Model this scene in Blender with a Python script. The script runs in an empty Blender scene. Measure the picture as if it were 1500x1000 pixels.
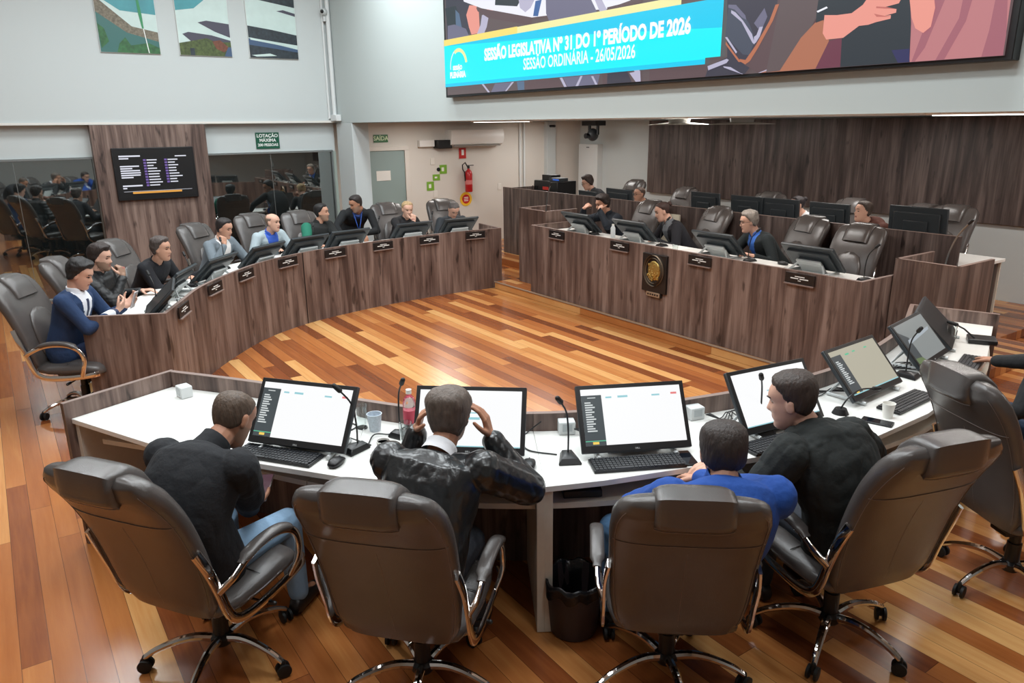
import bpy, math, random
import numpy as np
from mathutils import Vector, Matrix, noise
random.seed(7)
R = math.radians
C = bpy.context.scene.collection
SC = bpy.context.scene

# ------------------------------------------------------------------ camera, world, exposure, lights
def make_camera():
    f, p, ro, ya = 1095.28, R(16.259), R(.6256), R(55.525)
    e1 = Vector((math.cos(ya), -math.sin(ya), 0)); e2 = Vector((math.sin(ya), math.cos(ya), 0)); ez = Vector((0, 0, 1))
    F = Vector((0, math.cos(p), -math.sin(p))); R0 = Vector((1, 0, 0)); U0 = Vector((0, math.sin(p), math.cos(p)))
    r = math.cos(ro) * R0 - math.sin(ro) * U0; u = math.sin(ro) * R0 + math.cos(ro) * U0
    w = lambda v: Vector((v.dot(e1), v.dot(e2), v.dot(ez)))
    F, r, u = w(F), w(r), w(u)
    cd = bpy.data.cameras.new('camera'); cam = bpy.data.objects.new('camera', cd); C.objects.link(cam)
    cd.sensor_width = 36; cd.lens = 36 * f / 1500; cd.clip_start = .05; cd.clip_end = 100
    m = Matrix((r, u, -F)).transposed().to_4x4(); m.translation = Vector((0, 0, 2.3)); cam.matrix_world = m
    SC.camera = cam
make_camera()
SC.view_settings.view_transform = 'Standard'; SC.view_settings.look = 'None'
SC.view_settings.exposure = 0.0; SC.view_settings.gamma = 1; SC.view_settings.use_curve_mapping = False
try:
    SC.cycles.max_bounces = 8; SC.cycles.diffuse_bounces = 4; SC.cycles.glossy_bounces = 4
    SC.cycles.use_denoising = True
except Exception: pass
W = bpy.data.worlds.new('world'); SC.world = W; W.use_nodes = True
W.node_tree.nodes['Background'].inputs[0].default_value = (.5, .6, .7, 1); W.node_tree.nodes['Background'].inputs[1].default_value = .05
HALL_LIGHT = 56      # watts of each ceiling panel of the tall hall
LOW_LIGHT = 24       # watts of each panel in the low ceilings
def area(name, loc, sx, sy, power, col=(1, .97, .93)):
    l = bpy.data.lights.new(name, 'AREA'); l.shape = 'RECTANGLE'; l.size = sx; l.size_y = sy; l.energy = power; l.color = col
    o = bpy.data.objects.new(name, l); C.objects.link(o); o.location = loc; return o
for x in (-9.3, -7.0, -4.7, -2.4):
    for y in (.4, 2.3, 4.0):
        area('hall_light', (x, y, 4.86), 1.2, .5, HALL_LIGHT, (.90, .97, 1))
area('hall_light', (-3.4, -1.6, 4.86), 1.2, .5, HALL_LIGHT * .6, (.92, .98, 1)); area('hall_light', (.2, 1.4, 4.86), 1.2, .5, HALL_LIGHT * .6, (.92, .98, 1))
for x in (-11, -8.2, -5.4, -2.6, .2):
    for y in (6.2, 8.6):
        area('low_light', (x, y, 2.30), 1.2, .3, LOW_LIGHT)

# ------------------------------------------------------------------ materials
def lin(c):
    return tuple(((v / 255) / 12.92 if v / 255 <= .04045 else ((v / 255 + .055) / 1.055) ** 2.4) for v in c) + (1,)
MATS = {}
def nodes(m):
    m.use_nodes = True; nt = m.node_tree; return nt, nt.nodes['Principled BSDF'], nt.links
def mat(name, col, rough=.5, metal=0, spec=.5, coat=0, bump=0, bscale=200, var=0, vscale=6, trans=0, emit=0, sheen=0, stretch=(1, 1, 1)):
    if name in MATS: return MATS[name]
    m = bpy.data.materials.new(name); nt, b, L = nodes(m); c = lin(col)
    b.inputs['Base Color'].default_value = c; b.inputs['Roughness'].default_value = rough; b.inputs['Metallic'].default_value = metal
    b.inputs['Specular IOR Level'].default_value = spec; b.inputs['Coat Weight'].default_value = coat; b.inputs['Coat Roughness'].default_value = .15
    if trans: b.inputs['Transmission Weight'].default_value = trans
    if sheen: b.inputs['Sheen Weight'].default_value = sheen
    if emit: b.inputs['Emission Color'].default_value = c; b.inputs['Emission Strength'].default_value = emit
    tc = nt.nodes.new('ShaderNodeTexCoord'); mp = nt.nodes.new('ShaderNodeMapping'); mp.inputs['Scale'].default_value = stretch
    L.new(tc.outputs['Object'], mp.inputs['Vector'])
    if bump:
        n = nt.nodes.new('ShaderNodeTexNoise'); n.inputs['Scale'].default_value = bscale; n.inputs['Detail'].default_value = 4
        L.new(mp.outputs[0], n.inputs['Vector'])
        bp = nt.nodes.new('ShaderNodeBump'); bp.inputs['Strength'].default_value = bump; bp.inputs['Distance'].default_value = .01
        L.new(n.outputs['Fac'], bp.inputs['Height']); L.new(bp.outputs[0], b.inputs['Normal'])
    if var:
        n = nt.nodes.new('ShaderNodeTexNoise'); n.inputs['Scale'].default_value = vscale; n.inputs['Detail'].default_value = 5
        L.new(mp.outputs[0], n.inputs['Vector'])
        r = nt.nodes.new('ShaderNodeValToRGB'); r.color_ramp.elements[0].position = .3; r.color_ramp.elements[1].position = .7
        r.color_ramp.elements[0].color = tuple(v * (1 - var) for v in c[:3]) + (1,); r.color_ramp.elements[1].color = tuple(min(1, v * (1 + var)) for v in c[:3]) + (1,)
        L.new(n.outputs['Fac'], r.inputs[0]); L.new(r.outputs[0], b.inputs['Base Color'])
    MATS[name] = m; return m
def emis(name, col, s=1.0):
    if name in MATS: return MATS[name]
    m = bpy.data.materials.new(name); nt, b, L = nodes(m)
    b.inputs['Base Color'].default_value = (0.01, .01, .01, 1); b.inputs['Roughness'].default_value = .3
    b.inputs['Emission Color'].default_value = lin(col); b.inputs['Emission Strength'].default_value = s
    MATS[name] = m; return m
def mathn(nt, op, a, b=None):
    n = nt.nodes.new('ShaderNodeMath'); n.operation = op
    for i, v in enumerate((a, b)):
        if v is None: continue
        if isinstance(v, (int, float)): n.inputs[i].default_value = v
        else: nt.links.new(v, n.inputs[i])
    return n.outputs[0]
def ramp(nt, fac, stops, const=False):
    r = nt.nodes.new('ShaderNodeValToRGB'); cr = r.color_ramp
    if const: cr.interpolation = 'CONSTANT'
    while len(cr.elements) < len(stops): cr.elements.new(.5)
    for e, (p, c) in zip(cr.elements, stops): e.position = p; e.color = lin(c)
    nt.links.new(fac, r.inputs[0]); return r.outputs[0]
def floor_mat():
    m = bpy.data.materials.new('plank_floor'); nt, b, L = nodes(m)
    tc = nt.nodes.new('ShaderNodeTexCoord'); sp = nt.nodes.new('ShaderNodeSeparateXYZ'); L.new(tc.outputs['Object'], sp.inputs[0])
    yy = mathn(nt, 'DIVIDE', sp.outputs['Y'], .115); row = mathn(nt, 'FLOOR', yy); fy = mathn(nt, 'SUBTRACT', yy, row)
    wn = nt.nodes.new('ShaderNodeTexWhiteNoise'); wn.noise_dimensions = '1D'; L.new(row, wn.inputs['W'])
    xx = mathn(nt, 'ADD', mathn(nt, 'DIVIDE', sp.outputs['X'], 2.1), mathn(nt, 'MULTIPLY', wn.outputs['Value'], 9.0))
    col = mathn(nt, 'FLOOR', xx); fx = mathn(nt, 'SUBTRACT', xx, col)
    cb = nt.nodes.new('ShaderNodeCombineXYZ'); L.new(row, cb.inputs[0]); L.new(col, cb.inputs[1])
    w2 = nt.nodes.new('ShaderNodeTexWhiteNoise'); w2.noise_dimensions = '2D'; L.new(cb.outputs[0], w2.inputs['Vector'])
    mp = nt.nodes.new('ShaderNodeMapping'); mp.inputs['Scale'].default_value = (.9, 14, 1); L.new(tc.outputs['Object'], mp.inputs['Vector'])
    va = nt.nodes.new('ShaderNodeVectorMath'); va.operation = 'ADD'; L.new(mp.outputs[0], va.inputs[0]); L.new(w2.outputs['Color'], va.inputs[1])
    vs = nt.nodes.new('ShaderNodeVectorMath'); vs.operation = 'MULTIPLY_ADD'; L.new(w2.outputs['Color'], vs.inputs[0]); vs.inputs[1].default_value = (30, 30, 30); L.new(mp.outputs[0], vs.inputs[2])
    n = nt.nodes.new('ShaderNodeTexNoise'); n.inputs['Scale'].default_value = 2.2; n.inputs['Detail'].default_value = 6; n.inputs['Roughness'].default_value = .6; L.new(vs.outputs[0], n.inputs['Vector'])
    fac = mathn(nt, 'ADD', mathn(nt, 'MULTIPLY', w2.outputs['Value'], .80), mathn(nt, 'MULTIPLY', n.outputs['Fac'], .34))
    c = ramp(nt, fac, [(.10, (98, 50, 26)), (.3, (130, 70, 36)), (.5, (160, 94, 48)), (.68, (178, 112, 60)), (.84, (200, 140, 82)), (1.0, (216, 168, 108))])
    gy = mathn(nt, 'LESS_THAN', mathn(nt, 'MINIMUM', fy, mathn(nt, 'SUBTRACT', 1.0, fy)), .012)
    gx = mathn(nt, 'LESS_THAN', mathn(nt, 'MINIMUM', fx, mathn(nt, 'SUBTRACT', 1.0, fx)), .0008)
    g = mathn(nt, 'MAXIMUM', gx, gy)
    mx = nt.nodes.new('ShaderNodeMix'); mx.data_type = 'RGBA'; L.new(mathn(nt, 'MULTIPLY', g, .75), mx.inputs[0]); L.new(c, mx.inputs[6]); mx.inputs[7].default_value = lin((60, 28, 14))
    L.new(mx.outputs[2], b.inputs['Base Color'])
    n3 = nt.nodes.new('ShaderNodeTexNoise'); n3.inputs['Scale'].default_value = 3; L.new(tc.outputs['Object'], n3.inputs['Vector'])
    L.new(mathn(nt, 'ADD', mathn(nt, 'MULTIPLY', n3.outputs['Fac'], .12), .16), b.inputs['Roughness'])
    bp = nt.nodes.new('ShaderNodeBump'); bp.inputs['Strength'].default_value = .08; bp.inputs['Distance'].default_value = .004
    L.new(mathn(nt, 'SUBTRACT', n.outputs['Fac'], g), bp.inputs['Height']); L.new(bp.outputs[0], b.inputs['Normal'])
    b.inputs['Specular IOR Level'].default_value = .5
    return m
def laminate(name, dark, mid, light, rough=.45, sc=1.0):
    m = bpy.data.materials.new(name); nt, b, L = nodes(m)
    tc = nt.nodes.new('ShaderNodeTexCoord'); mp = nt.nodes.new('ShaderNodeMapping'); mp.inputs['Scale'].default_value = (4.6 * sc, 4.6 * sc, .36 * sc); L.new(tc.outputs['Object'], mp.inputs['Vector'])
    n = nt.nodes.new('ShaderNodeTexNoise'); n.inputs['Scale'].default_value = 2.4; n.inputs['Detail'].default_value = 7; n.inputs['Roughness'].default_value = .55; n.inputs['Distortion'].default_value = .35; L.new(mp.outputs[0], n.inputs['Vector'])
    mp2 = nt.nodes.new('ShaderNodeMapping'); mp2.inputs['Scale'].default_value = (60, 60, 2.2); L.new(tc.outputs['Object'], mp2.inputs['Vector'])
    n2 = nt.nodes.new('ShaderNodeTexNoise'); n2.inputs['Scale'].default_value = 1; n2.inputs['Detail'].default_value = 4; L.new(mp2.outputs[0], n2.inputs['Vector'])
    mp3 = nt.nodes.new('ShaderNodeMapping'); mp3.inputs['Scale'].default_value = (9, 9, 2.1); L.new(tc.outputs['Object'], mp3.inputs['Vector'])
    n3 = nt.nodes.new('ShaderNodeTexNoise'); n3.inputs['Scale'].default_value = 1.3; n3.inputs['Detail'].default_value = 3; L.new(mp3.outputs[0], n3.inputs['Vector'])
    fac = mathn(nt, 'ADD', mathn(nt, 'MULTIPLY', n.outputs['Fac'], .8), mathn(nt, 'MULTIPLY', n2.outputs['Fac'], .25))
    c = ramp(nt, fac, [(.38, dark), (.52, mid), (.68, light)])
    k = ramp(nt, n3.outputs['Fac'], [(.30, (110, 100, 100)), (.38, (255, 255, 255))])
    mx = nt.nodes.new('ShaderNodeMix'); mx.data_type = 'RGBA'; mx.blend_type = 'MULTIPLY'; mx.inputs[0].default_value = .8; L.new(c, mx.inputs[6]); L.new(k, mx.inputs[7])
    L.new(mx.outputs[2], b.inputs['Base Color']); b.inputs['Roughness'].default_value = rough
    MATS[name] = m; return m
FLOORM = floor_mat()
WOOD = laminate('walnut_laminate', (68, 51, 46), (106, 86, 78), (142, 121, 111))
WOODD = laminate('dark_walnut_laminate', (50, 39, 37), (80, 67, 63), (114, 100, 95))
EDGE = mat('edge_band', (128, 108, 100), .5)
WALL = mat('wall_paint', (196, 203, 203), .7, bump=.03, bscale=60)
BEIGE = mat('beige_wall_paint', (216, 211, 203), .7)
CEIL = mat('ceiling_paint', (222, 220, 214), .8)
WHITE = mat('white_laminate', (226, 226, 222), .35, var=.025, vscale=40, stretch=(1, 1, 1))
CREAM = mat('cream_edge', (206, 200, 188), .45, var=.03, vscale=30)
LEATHER = mat('brown_leather', (80, 75, 73), .27, spec=.6, bump=.12, bscale=260, var=.06, vscale=9)
LEATHERD = mat('leather_seam', (40, 34, 32), .5)
THREAD = mat('leather_stitch', (112, 100, 94), .5)
CHROME = mat('chrome', (225, 222, 220), .08, metal=1)
BLACKP = mat('black_plastic', (20, 20, 22), .38)
GREYP = mat('dark_grey_plastic', (52, 56, 60), .42)
RUBBER = mat('rubber', (16, 16, 16), .6)
MONBACK = mat('monitor_back', (48, 54, 58), .38)
SILVER = mat('silver_plastic', (196, 200, 200), .35, metal=.1)
PAPER = mat('paper', (232, 230, 224), .7)
CERAMIC = mat('white_ceramic', (236, 234, 228), .18)
KEYM = mat('key_plastic', (34, 36, 40), .45)
GLASS = mat('clear_glass', (240, 246, 246), .03, trans=1)
CABLE = mat('black_cable', (16, 16, 18), .5)
ALU = mat('aluminium', (150, 156, 156), .35, metal=.8)
SCRW = emis('screen_white', (250, 251, 252), 1.0)
SCRD = emis('screen_dark', (66, 74, 78), 1.0)
SCRB = emis('screen_beige', (186, 182, 164), .9)
SCRK = emis('screen_black', (14, 15, 18), .8)
TXTW = emis('screen_text_light', (208, 214, 214), 1)
TXTY = emis('screen_yellow', (244, 206, 96), 1)
TXTG = emis('screen_green', (90, 190, 150), 1)
TXTT = emis('screen_teal', (150, 205, 214), 1)

# ------------------------------------------------------------------ mesh helpers
class MB:
    def __init__(s): s.v = []; s.f = []; s.m = []; s.X = Matrix()
    def add(s, vs, fs, mi=0):
        o = len(s.v); s.v += [tuple(s.X @ Vector(v)) for v in vs]; s.f += [tuple(i + o for i in f) for f in fs]; s.m += [mi] * len(fs)
    def box(s, c, d, mi=0, M=None):
        x, y, z = d[0] / 2, d[1] / 2, d[2] / 2; vs = [Vector((a * x, b * y, e * z)) for e in (-1, 1) for b in (-1, 1) for a in (-1, 1)]
        if M is not None: vs = [M @ v for v in vs]
        vs = [v + Vector(c) for v in vs]
        s.add(vs, [(0, 2, 3, 1), (4, 5, 7, 6), (0, 1, 5, 4), (2, 6, 7, 3), (0, 4, 6, 2), (1, 3, 7, 5)], mi); return s
    def loft(s, rings, mi=0, cap=True, closed=True):
        n = len(rings[0]); vs = [p for r in rings for p in r]; fs = []
        for i in range(len(rings) - 1):
            for j in range(n if closed else n - 1):
                k = (j + 1) % n; fs.append((i * n + j, i * n + k, (i + 1) * n + k, (i + 1) * n + j))
        if cap and closed: fs.append(tuple(range(n))[::-1]); fs.append(tuple((len(rings) - 1) * n + j for j in range(n)))
        s.add(vs, fs, mi); return s
    def tube(s, path, r, n=8, mi=0, flat=1.0, up=None, cap=True):
        P = [Vector(p) for p in path]; rs = r if isinstance(r, (list, tuple)) else [r] * len(P); rings = []; a = None
        for i, p in enumerate(P):
            t = (P[min(i + 1, len(P) - 1)] - P[max(i - 1, 0)]).normalized()
            if up is not None: a = Vector(up)
            elif a is None: a = Vector((0, 0, 1)) if abs(t.z) < .9 else Vector((1, 0, 0))
            b = t.cross(a).normalized(); a = b.cross(t).normalized()
            rings.append([p + (a * math.cos(q) + b * math.sin(q) * flat) * rs[i] for q in [2 * math.pi * k / n for k in range(n)]])
        return s.loft(rings, mi, cap)
    def band(s, path, w, t, side=(1, 0, 0), mi=0):
        P = [Vector(p) for p in path]; sd = Vector(side); rings = []
        for i, p in enumerate(P):
            d = (P[min(i + 1, len(P) - 1)] - P[max(i - 1, 0)]).normalized(); nn = sd.cross(d).normalized()
            rings.append([p + sd * a * t / 2 + nn * b * w / 2 for a, b in ((-1, -.8), (-.6, -1), (.6, -1), (1, -.8), (1, .8), (.6, 1), (-.6, 1), (-1, .8))])
        return s.loft(rings, mi)
    def cyl(s, c, r, h, n=20, mi=0, r2=None, axis='z'):
        r2 = r if r2 is None else r2; rings = []
        for z, q in ((0, r), (h, r2)):
            rg = []
            for k in range(n):
                a = 2 * math.pi * k / n; x, y = q * math.cos(a), q * math.sin(a)
                rg.append(Vector(c) + (Vector((x, y, z)) if axis == 'z' else Vector((z, x, y)) if axis == 'x' else Vector((y, z, x))))
            rings.append(rg)
        return s.loft(rings, mi)
    def lathe(s, prof, c=(0, 0, 0), n=24, mi=0):
        return s.loft([[Vector(c) + Vector((r * math.cos(2 * math.pi * k / n), r * math.sin(2 * math.pi * k / n), z)) for k in range(n)] for r, z in prof], mi)
    def ball(s, c, r, mi=0, nu=16, nv=10, M=None):
        r = Vector(r) if not isinstance(r, (int, float)) else Vector((r, r, r)); rings = []
        for i in range(nv + 1):
            ph = math.pi * (i + (.12 if i == 0 else -.12 if i == nv else 0)) / nv; rg = []
            for k in range(nu):
                a = 2 * math.pi * k / nu; v = Vector((r.x * math.sin(ph) * math.cos(a), r.y * math.sin(ph) * math.sin(a), -r.z * math.cos(ph)))
                rg.append((M @ v if M is not None else v) + Vector(c))
            rings.append(rg)
        return s.loft(rings, mi)
    def capsule(s, a, b, r1, r2, mi=0, n=12):
        a, b = Vector(a), Vector(b); d = b - a; L = d.length; t = d.normalized() if L > 1e-6 else Vector((0, 0, 1))
        q = Vector((0, 0, 1)).rotation_difference(t).to_matrix(); rings = []
        for st, (o, r, a0, a1) in enumerate(((0, r1, -90, 0), (L, r2, 0, 90))):
            for i in range(5):
                an = R(a0 + (a1 - a0) * (i + (.15 if (st == 0 and i == 0) else -.15 if (st == 1 and i == 4) else 0)) / 4); rr = r * math.cos(an); z = o + r * math.sin(an)
                rings.append([a + q @ Vector((rr * math.cos(2 * math.pi * k / n), rr * math.sin(2 * math.pi * k / n), z)) for k in range(n)])
        return s.loft(rings, mi)
    def poly(s, pts, mi=0): s.add(pts, [tuple(range(len(pts)))], mi); return s
    def prism(s, poly, z0, z1, mi=0):
        n = len(poly); vs = [(p[0], p[1], z0) for p in poly] + [(p[0], p[1], z1) for p in poly]
        s.add(vs, [tuple(range(n))[::-1], tuple(range(n, 2 * n))] + [(i, (i + 1) % n, (i + 1) % n + n, i + n) for i in range(n)], mi); return s
    def mesh(s, name, mats, angle=35):
        me = bpy.data.meshes.new(name); me.from_pydata(s.v, [], s.f)
        for m in (mats if isinstance(mats, (list, tuple)) else [mats]): me.materials.append(m)
        me.polygons.foreach_set('material_index', s.m); me.shade_smooth()
        if angle < 180: me.set_sharp_from_angle(angle=R(angle))
        me.update(); return me
    def build(s, name, mats, parent=None, bevel=0, angle=35):
        o = bpy.data.objects.new(name, s.mesh(name, mats, angle)); C.objects.link(o)
        if parent: o.parent = parent
        if bevel:
            b = o.modifiers.new('bevel', 'BEVEL'); b.width = bevel; b.segments = 2; b.limit_method = 'ANGLE'; b.angle_limit = R(40)
        return o
def tag(o, label=None, cat=None, group=None, kind=None):
    if label: o['label'] = label
    if cat: o['category'] = cat
    if group: o['group'] = group
    if kind: o['kind'] = kind
    return o
def empty(name, loc=(0, 0, 0), rz=0, label=None, cat=None, group=None, kind=None):
    o = bpy.data.objects.new(name, None); C.objects.link(o); o.location = loc; o.rotation_euler = (0, 0, R(rz)); o.empty_display_size = .1
    return tag(o, label, cat, group, kind)
KIDS = {}
def copy_tree(o, parent=None):
    c = o.copy(); C.objects.link(c); c.parent = parent
    for ch in list(o.children): copy_tree(ch, c)
    return c
def place(proto, first, loc, rz, label, group=None):
    o = proto if not first else copy_tree(proto)
    o.location = loc; o.rotation_euler = (0, 0, R(rz)); o['label'] = label
    if group: o['group'] = group
    return o
def spline(pts, n=6):
    P = [Vector(p) for p in pts]; P = [P[0] * 2 - P[1]] + P + [P[-1] * 2 - P[-2]]; out = []
    for i in range(1, len(P) - 2):
        a, b, c, d = P[i - 1:i + 3]
        for k in range(n):
            t = k / n; out.append(.5 * ((2 * b) + (c - a) * t + (2 * a - 5 * b + 4 * c - d) * t * t + (3 * b - a - 3 * c + d) * t ** 3))
    out.append(P[-2]); return out
def text(name, body, size, loc, rot, m, parent=None, align='CENTER', extrude=0, sx=1, thick=0):
    cu = bpy.data.curves.new(name, 'FONT'); cu.body = body; cu.size = size; cu.align_x = align; cu.align_y = 'CENTER'; cu.offset = thick; cu.resolution_u = 3
    t = bpy.data.objects.new('tmp', cu); me = bpy.data.meshes.new_from_object(t); bpy.data.objects.remove(t); me.materials.clear(); me.materials.append(m)
    o = bpy.data.objects.new(name, me); C.objects.link(o)
    if parent: o.parent = parent
    o.matrix_basis = Matrix.Translation(loc) @ rot.to_4x4() @ Matrix.Diagonal((sx, 1, 1, 1)); return o
# orientation of flat things: columns right, up, normal
def facing(right, up):
    r, u = Vector(right).normalized(), Vector(up).normalized(); return Matrix((r, u, r.cross(u))).transposed()
ROT_E = facing((0, 1, 0), (0, 0, 1))     # on a wall looking towards +x
ROT_S = facing((1, 0, 0), (0, 0, 1))     # on a wall looking towards -y
# ------------------------------------------------------------------ the setting
def struct(name, mb, m, bevel=0):
    o = mb.build(name, m, None, bevel); o['kind'] = 'structure'; return o
XW, XG, XD, YF, YB, ZE = -11.8, -11.93, -12.35, 4.75, 10.24, 2.335   # upper left wall, glass, door wall, screen wall, back wall, eave
struct('floor', MB().box((-4, 2.9, -.05), (18.5, 15.6, .1)), FLOORM)
struct('floor_dais', MB().prism([(-8.93, 5.84), (-2.86, 5.84), (-2.86, 8.45), (-3.3, 8.45), (-3.3, YB), (XD, YB), (XD, 7.0), (-8.93, 7.0)], .001, .10), FLOORM, .004)
tn = MB(); tn.tube([(-8.93, 5.838, .096), (-2.86, 5.838, .096)], .012, 8); struct('trim_1', tn, mat('step_nosing', (150, 128, 108), .4))
struct('wall_left_upper', MB().box((XW - .15, 1, (ZE + 4.95) / 2), (.3, 7.5 + .0, 4.95 - ZE)), WALL)
struct('wall_left_fascia', MB().box((XG - .06, .87, (1.905 + ZE) / 2), (.12, 7.76, ZE - 1.905)), WALL)
struct('ceiling_left_soffit', MB().box((XG - .1, .87, ZE + .02), (.5, 7.7, .03)), CEIL)
struct('wall_front_upper', MB().box(((XW + 5) / 2, YF + .12, (ZE + 4.95) / 2), (5 - XW + .3, .24, 4.95 - ZE)), mat('front_wall_paint', (184, 193, 192), .7))
struct('ceiling_low', MB().box(((XD + 5) / 2, (YF + YB) / 2 + .12, ZE + .05), (5 - XD, YB - YF - .02, .09)), CEIL)
struct('ceiling', MB().box((-4, 1, 5.0), (18.5, 8, .1)), CEIL)
struct('wall_corner_pillar', MB().box(((-11.8 - 11.18) / 2, (YF + 5.02) / 2, ZE / 2), (.62, .27, ZE)), WALL, .006)
struct('wall_door_side', MB().box((XD - .05, 7.6, 1.17), (.1, 5.4, 2.33)), BEIGE)
struct('wall_back', MB().box((-4, YB + .05, 1.17), (18, .1, 2.33)), WALL)
struct('wall_right', MB().box((5.05, 2.9, 2.5), (.1, 15.4, 5)), WALL)
struct('wall_near', MB().box((-4, -2.8, 2.5), (18, .1, 5)), mat('gallery_wall', (128, 124, 118), .7))
struct('baseboard_back', MB().box((-.2, YB - .01, .04), (8.2, .02, .08)), mat('oak_baseboard', (176, 128, 84), .5))
# dark room behind the glass
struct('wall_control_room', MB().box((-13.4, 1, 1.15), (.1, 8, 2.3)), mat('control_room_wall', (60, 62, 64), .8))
gm = bpy.data.materials.new('tinted_glass'); nt, b, L = nodes(gm)
b.inputs['Base Color'].default_value = lin((26, 30, 30)); b.inputs['Roughness'].default_value = .03; b.inputs['Specular IOR Level'].default_value = .9
gl = nt.nodes.new('ShaderNodeBsdfGlossy'); gl.inputs['Roughness'].default_value = .02; gl.inputs['Color'].default_value = (.86, .93, .92, 1)
mxs = nt.nodes.new('ShaderNodeMixShader'); mxs.inputs[0].default_value = .36; L.new(b.outputs[0], mxs.inputs[1]); L.new(gl.outputs[0], mxs.inputs[2])
L.new(mxs.outputs[0], nt.nodes['Material Output'].inputs[0])
def glazing(idx, y0, y1, seams):
    w = empty('window_%d' % idx, (XG, 0, 0), kind='structure')
    MB().box((-.02, (y0 + y1) / 2, .955), (.012, y1 - y0, 1.88)).build('pane', gm, w)
    fr = MB(); fr.box((0, (y0 + y1) / 2, 1.905), (.05, y1 - y0, .03)); fr.box((0, (y0 + y1) / 2, .015), (.05, y1 - y0, .03)); fr.box((0, y0 + .01, .95), (.05, .02, 1.9)); fr.box((0, y1 - .01, .95), (.05, .02, 1.9))
    fr.build('frame', ALU, w, .002)
    for s in seams: MB().box((-.012, s, .955), (.006, .006, 1.86)).build('joint', ALU, w)
glazing(1, -2.7, 1.27, [-1.2, .33])
glazing(2, 2.73, 4.70, [3.7])
struct('wall_left_jamb', MB().box((XG - .05, 4.73, .95), (.1, .06, 1.9)), mat('jamb_green', (160, 172, 164), .6))
# door with frame
dr = empty('door_1', (XD, 0, 0), kind='structure')
DRY0, DRY1, DZ = 5.22, 6.18, 1.865
MB().box((.02, (DRY0 + DRY1) / 2, DZ / 2), (.035, DRY1 - DRY0, DZ)).build('door_leaf', mat('door_green_grey', (142, 160, 158), .45), dr, .003)
fr = MB(); fr.box((.03, DRY1 + .04, DZ / 2), (.07, .08, DZ)); fr.box((.03, (DRY0 + DRY1) / 2, DZ + .035), (.07, DRY1 - DRY0 + .16, .07)); fr.box((.03, DRY0 - .04, DZ / 2), (.07, .08, DZ))
fr.build('door_frame', BEIGE, dr, .004)
hb = MB(); hb.cyl((.04, 5.32, .86), .025, .03, 16, axis='x'); hb.tube([(.08, 5.32, .86), (.085, 5.42, .86)], .009, 8); hb.build('door_handle', CHROME, dr)
tag(MB().box((XD + .042, 5.76, 1.44), (.004, .27, .17)).build('paper_notice', PAPER), 'blank white paper notice taped to the green door', 'notice')
# cladding
cl = empty('wall_cladding_panel', (XW, 2.0, 0), label='tall dark walnut cladding panel carrying the television on the left wall', cat='wall panel')
MB().box((-.07, 0, ZE / 2), (.2, 1.48, ZE)).build('panel_board', WOOD, cl, .004)
tag(MB().box((-3.2, YB - .035, 1.68), (14.2, .07, 1.28)).build('wall_cladding_board', WOODD, None, .004), 'wide dark walnut cladding board along the back wall behind the dais', 'wall panel')
# ------------------------------------------------------------------ fittings on the walls
def flat_polys(name, parent, polys, M, dz=.0008):
    """coloured areas of a printed or lit picture; polys = (material, [(u, v), ...]) drawn in order"""
    mats = []; mb = MB()
    for i, (m, pts) in enumerate(polys):
        if m not in mats: mats.append(m)
        mb.poly([M @ Vector((u, v, dz * (i + 1))) for u, v in pts], mats.index(m))
    o = mb.build(name, mats, parent, angle=180); return o
def rect(a, b, c, d): return [(a, b), (c, b), (c, d), (a, d)]
# television on the cladding panel: screen content plane y,z
tv = empty('television', (XW + .058, 2.0, 1.675), label='wall mounted black television listing names on the walnut panel', cat='television')
MB().box((0, 0, 0), (.05, 1.06, .71)).build('housing', BLACKP, tv, .008)
Mt = Matrix.Translation((.0262, 0, 0)) @ ROT_E.to_4x4()
pl = [(SCRK, rect(-.50, -.315, .50, .32))]
TVW, TVP, TVO = emis('tv_white', (222, 224, 236), 1), emis('tv_purple', (120, 96, 170), .9), emis('tv_orange', (226, 160, 70), 1)
pl += [(TVW, rect(-.45, .235, -.18, .255)), (TVW, rect(-.45, .205, -.33, .222)), (TVW, rect(.27, .225, .42, .24))]
for k, wd in enumerate((.24, .15, .245, .25, .245, .15)): pl.append((TVW, rect(-.45, .10 - k * .03, -.45 + wd, .118 - k * .03)))
pl += [(TVW, rect(-.45, -.165, -.2, -.145)), (TVW, rect(-.45, -.195, -.4, -.178))]
for c0, wds in ((-.15, (.13, .12, .08, .12, .16, .14, .14, .15, .17, .13)), (.12, (.13, .09, .13, .10, .10, .13, .17, .09, .1))):
    for k, wd in enumerate(wds):
        pl.append((TVP, rect(c0, .175 - k * .038, c0 + .035, .2 - k * .038))); pl.append((TVW, rect(c0 + .045, .18 - k * .038, c0 + .045 + wd, .195 - k * .038)))
pl += [(TVW, rect(-.45, -.232, .44, -.228)), (TVO, rect(-.34, -.262, .3, -.236))]
flat_polys('display', tv, pl, Mt)
def sign(name, loc, rot, w, h, bg, lines, label, fg=None, cat='sign', edge=None, t=.008):
    e = empty(name, loc, label=label, cat=cat)
    Mr = rot.to_4x4(); mb = MB(); mb.box((0, 0, 0), (w, h, t)); mb.v = [tuple(Mr @ Vector(v)) for v in mb.v]; mb.build('plate', bg, e, .001)
    for body, sz, x, y in lines: text('lettering', body, sz, Mr @ Vector((x, y, t / 2 + .0012)), rot, fg or emw, e, thick=.0015)
    return e
emw = mat('print_white', (235, 238, 235), .5); GRN = mat('sign_green', (18, 84, 62), .4); RED = mat('sign_red', (190, 34, 30), .4); LIME = mat('sticker_green', (120, 170, 50), .5); YEL = mat('sign_yellow', (238, 190, 50), .5)
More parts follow.
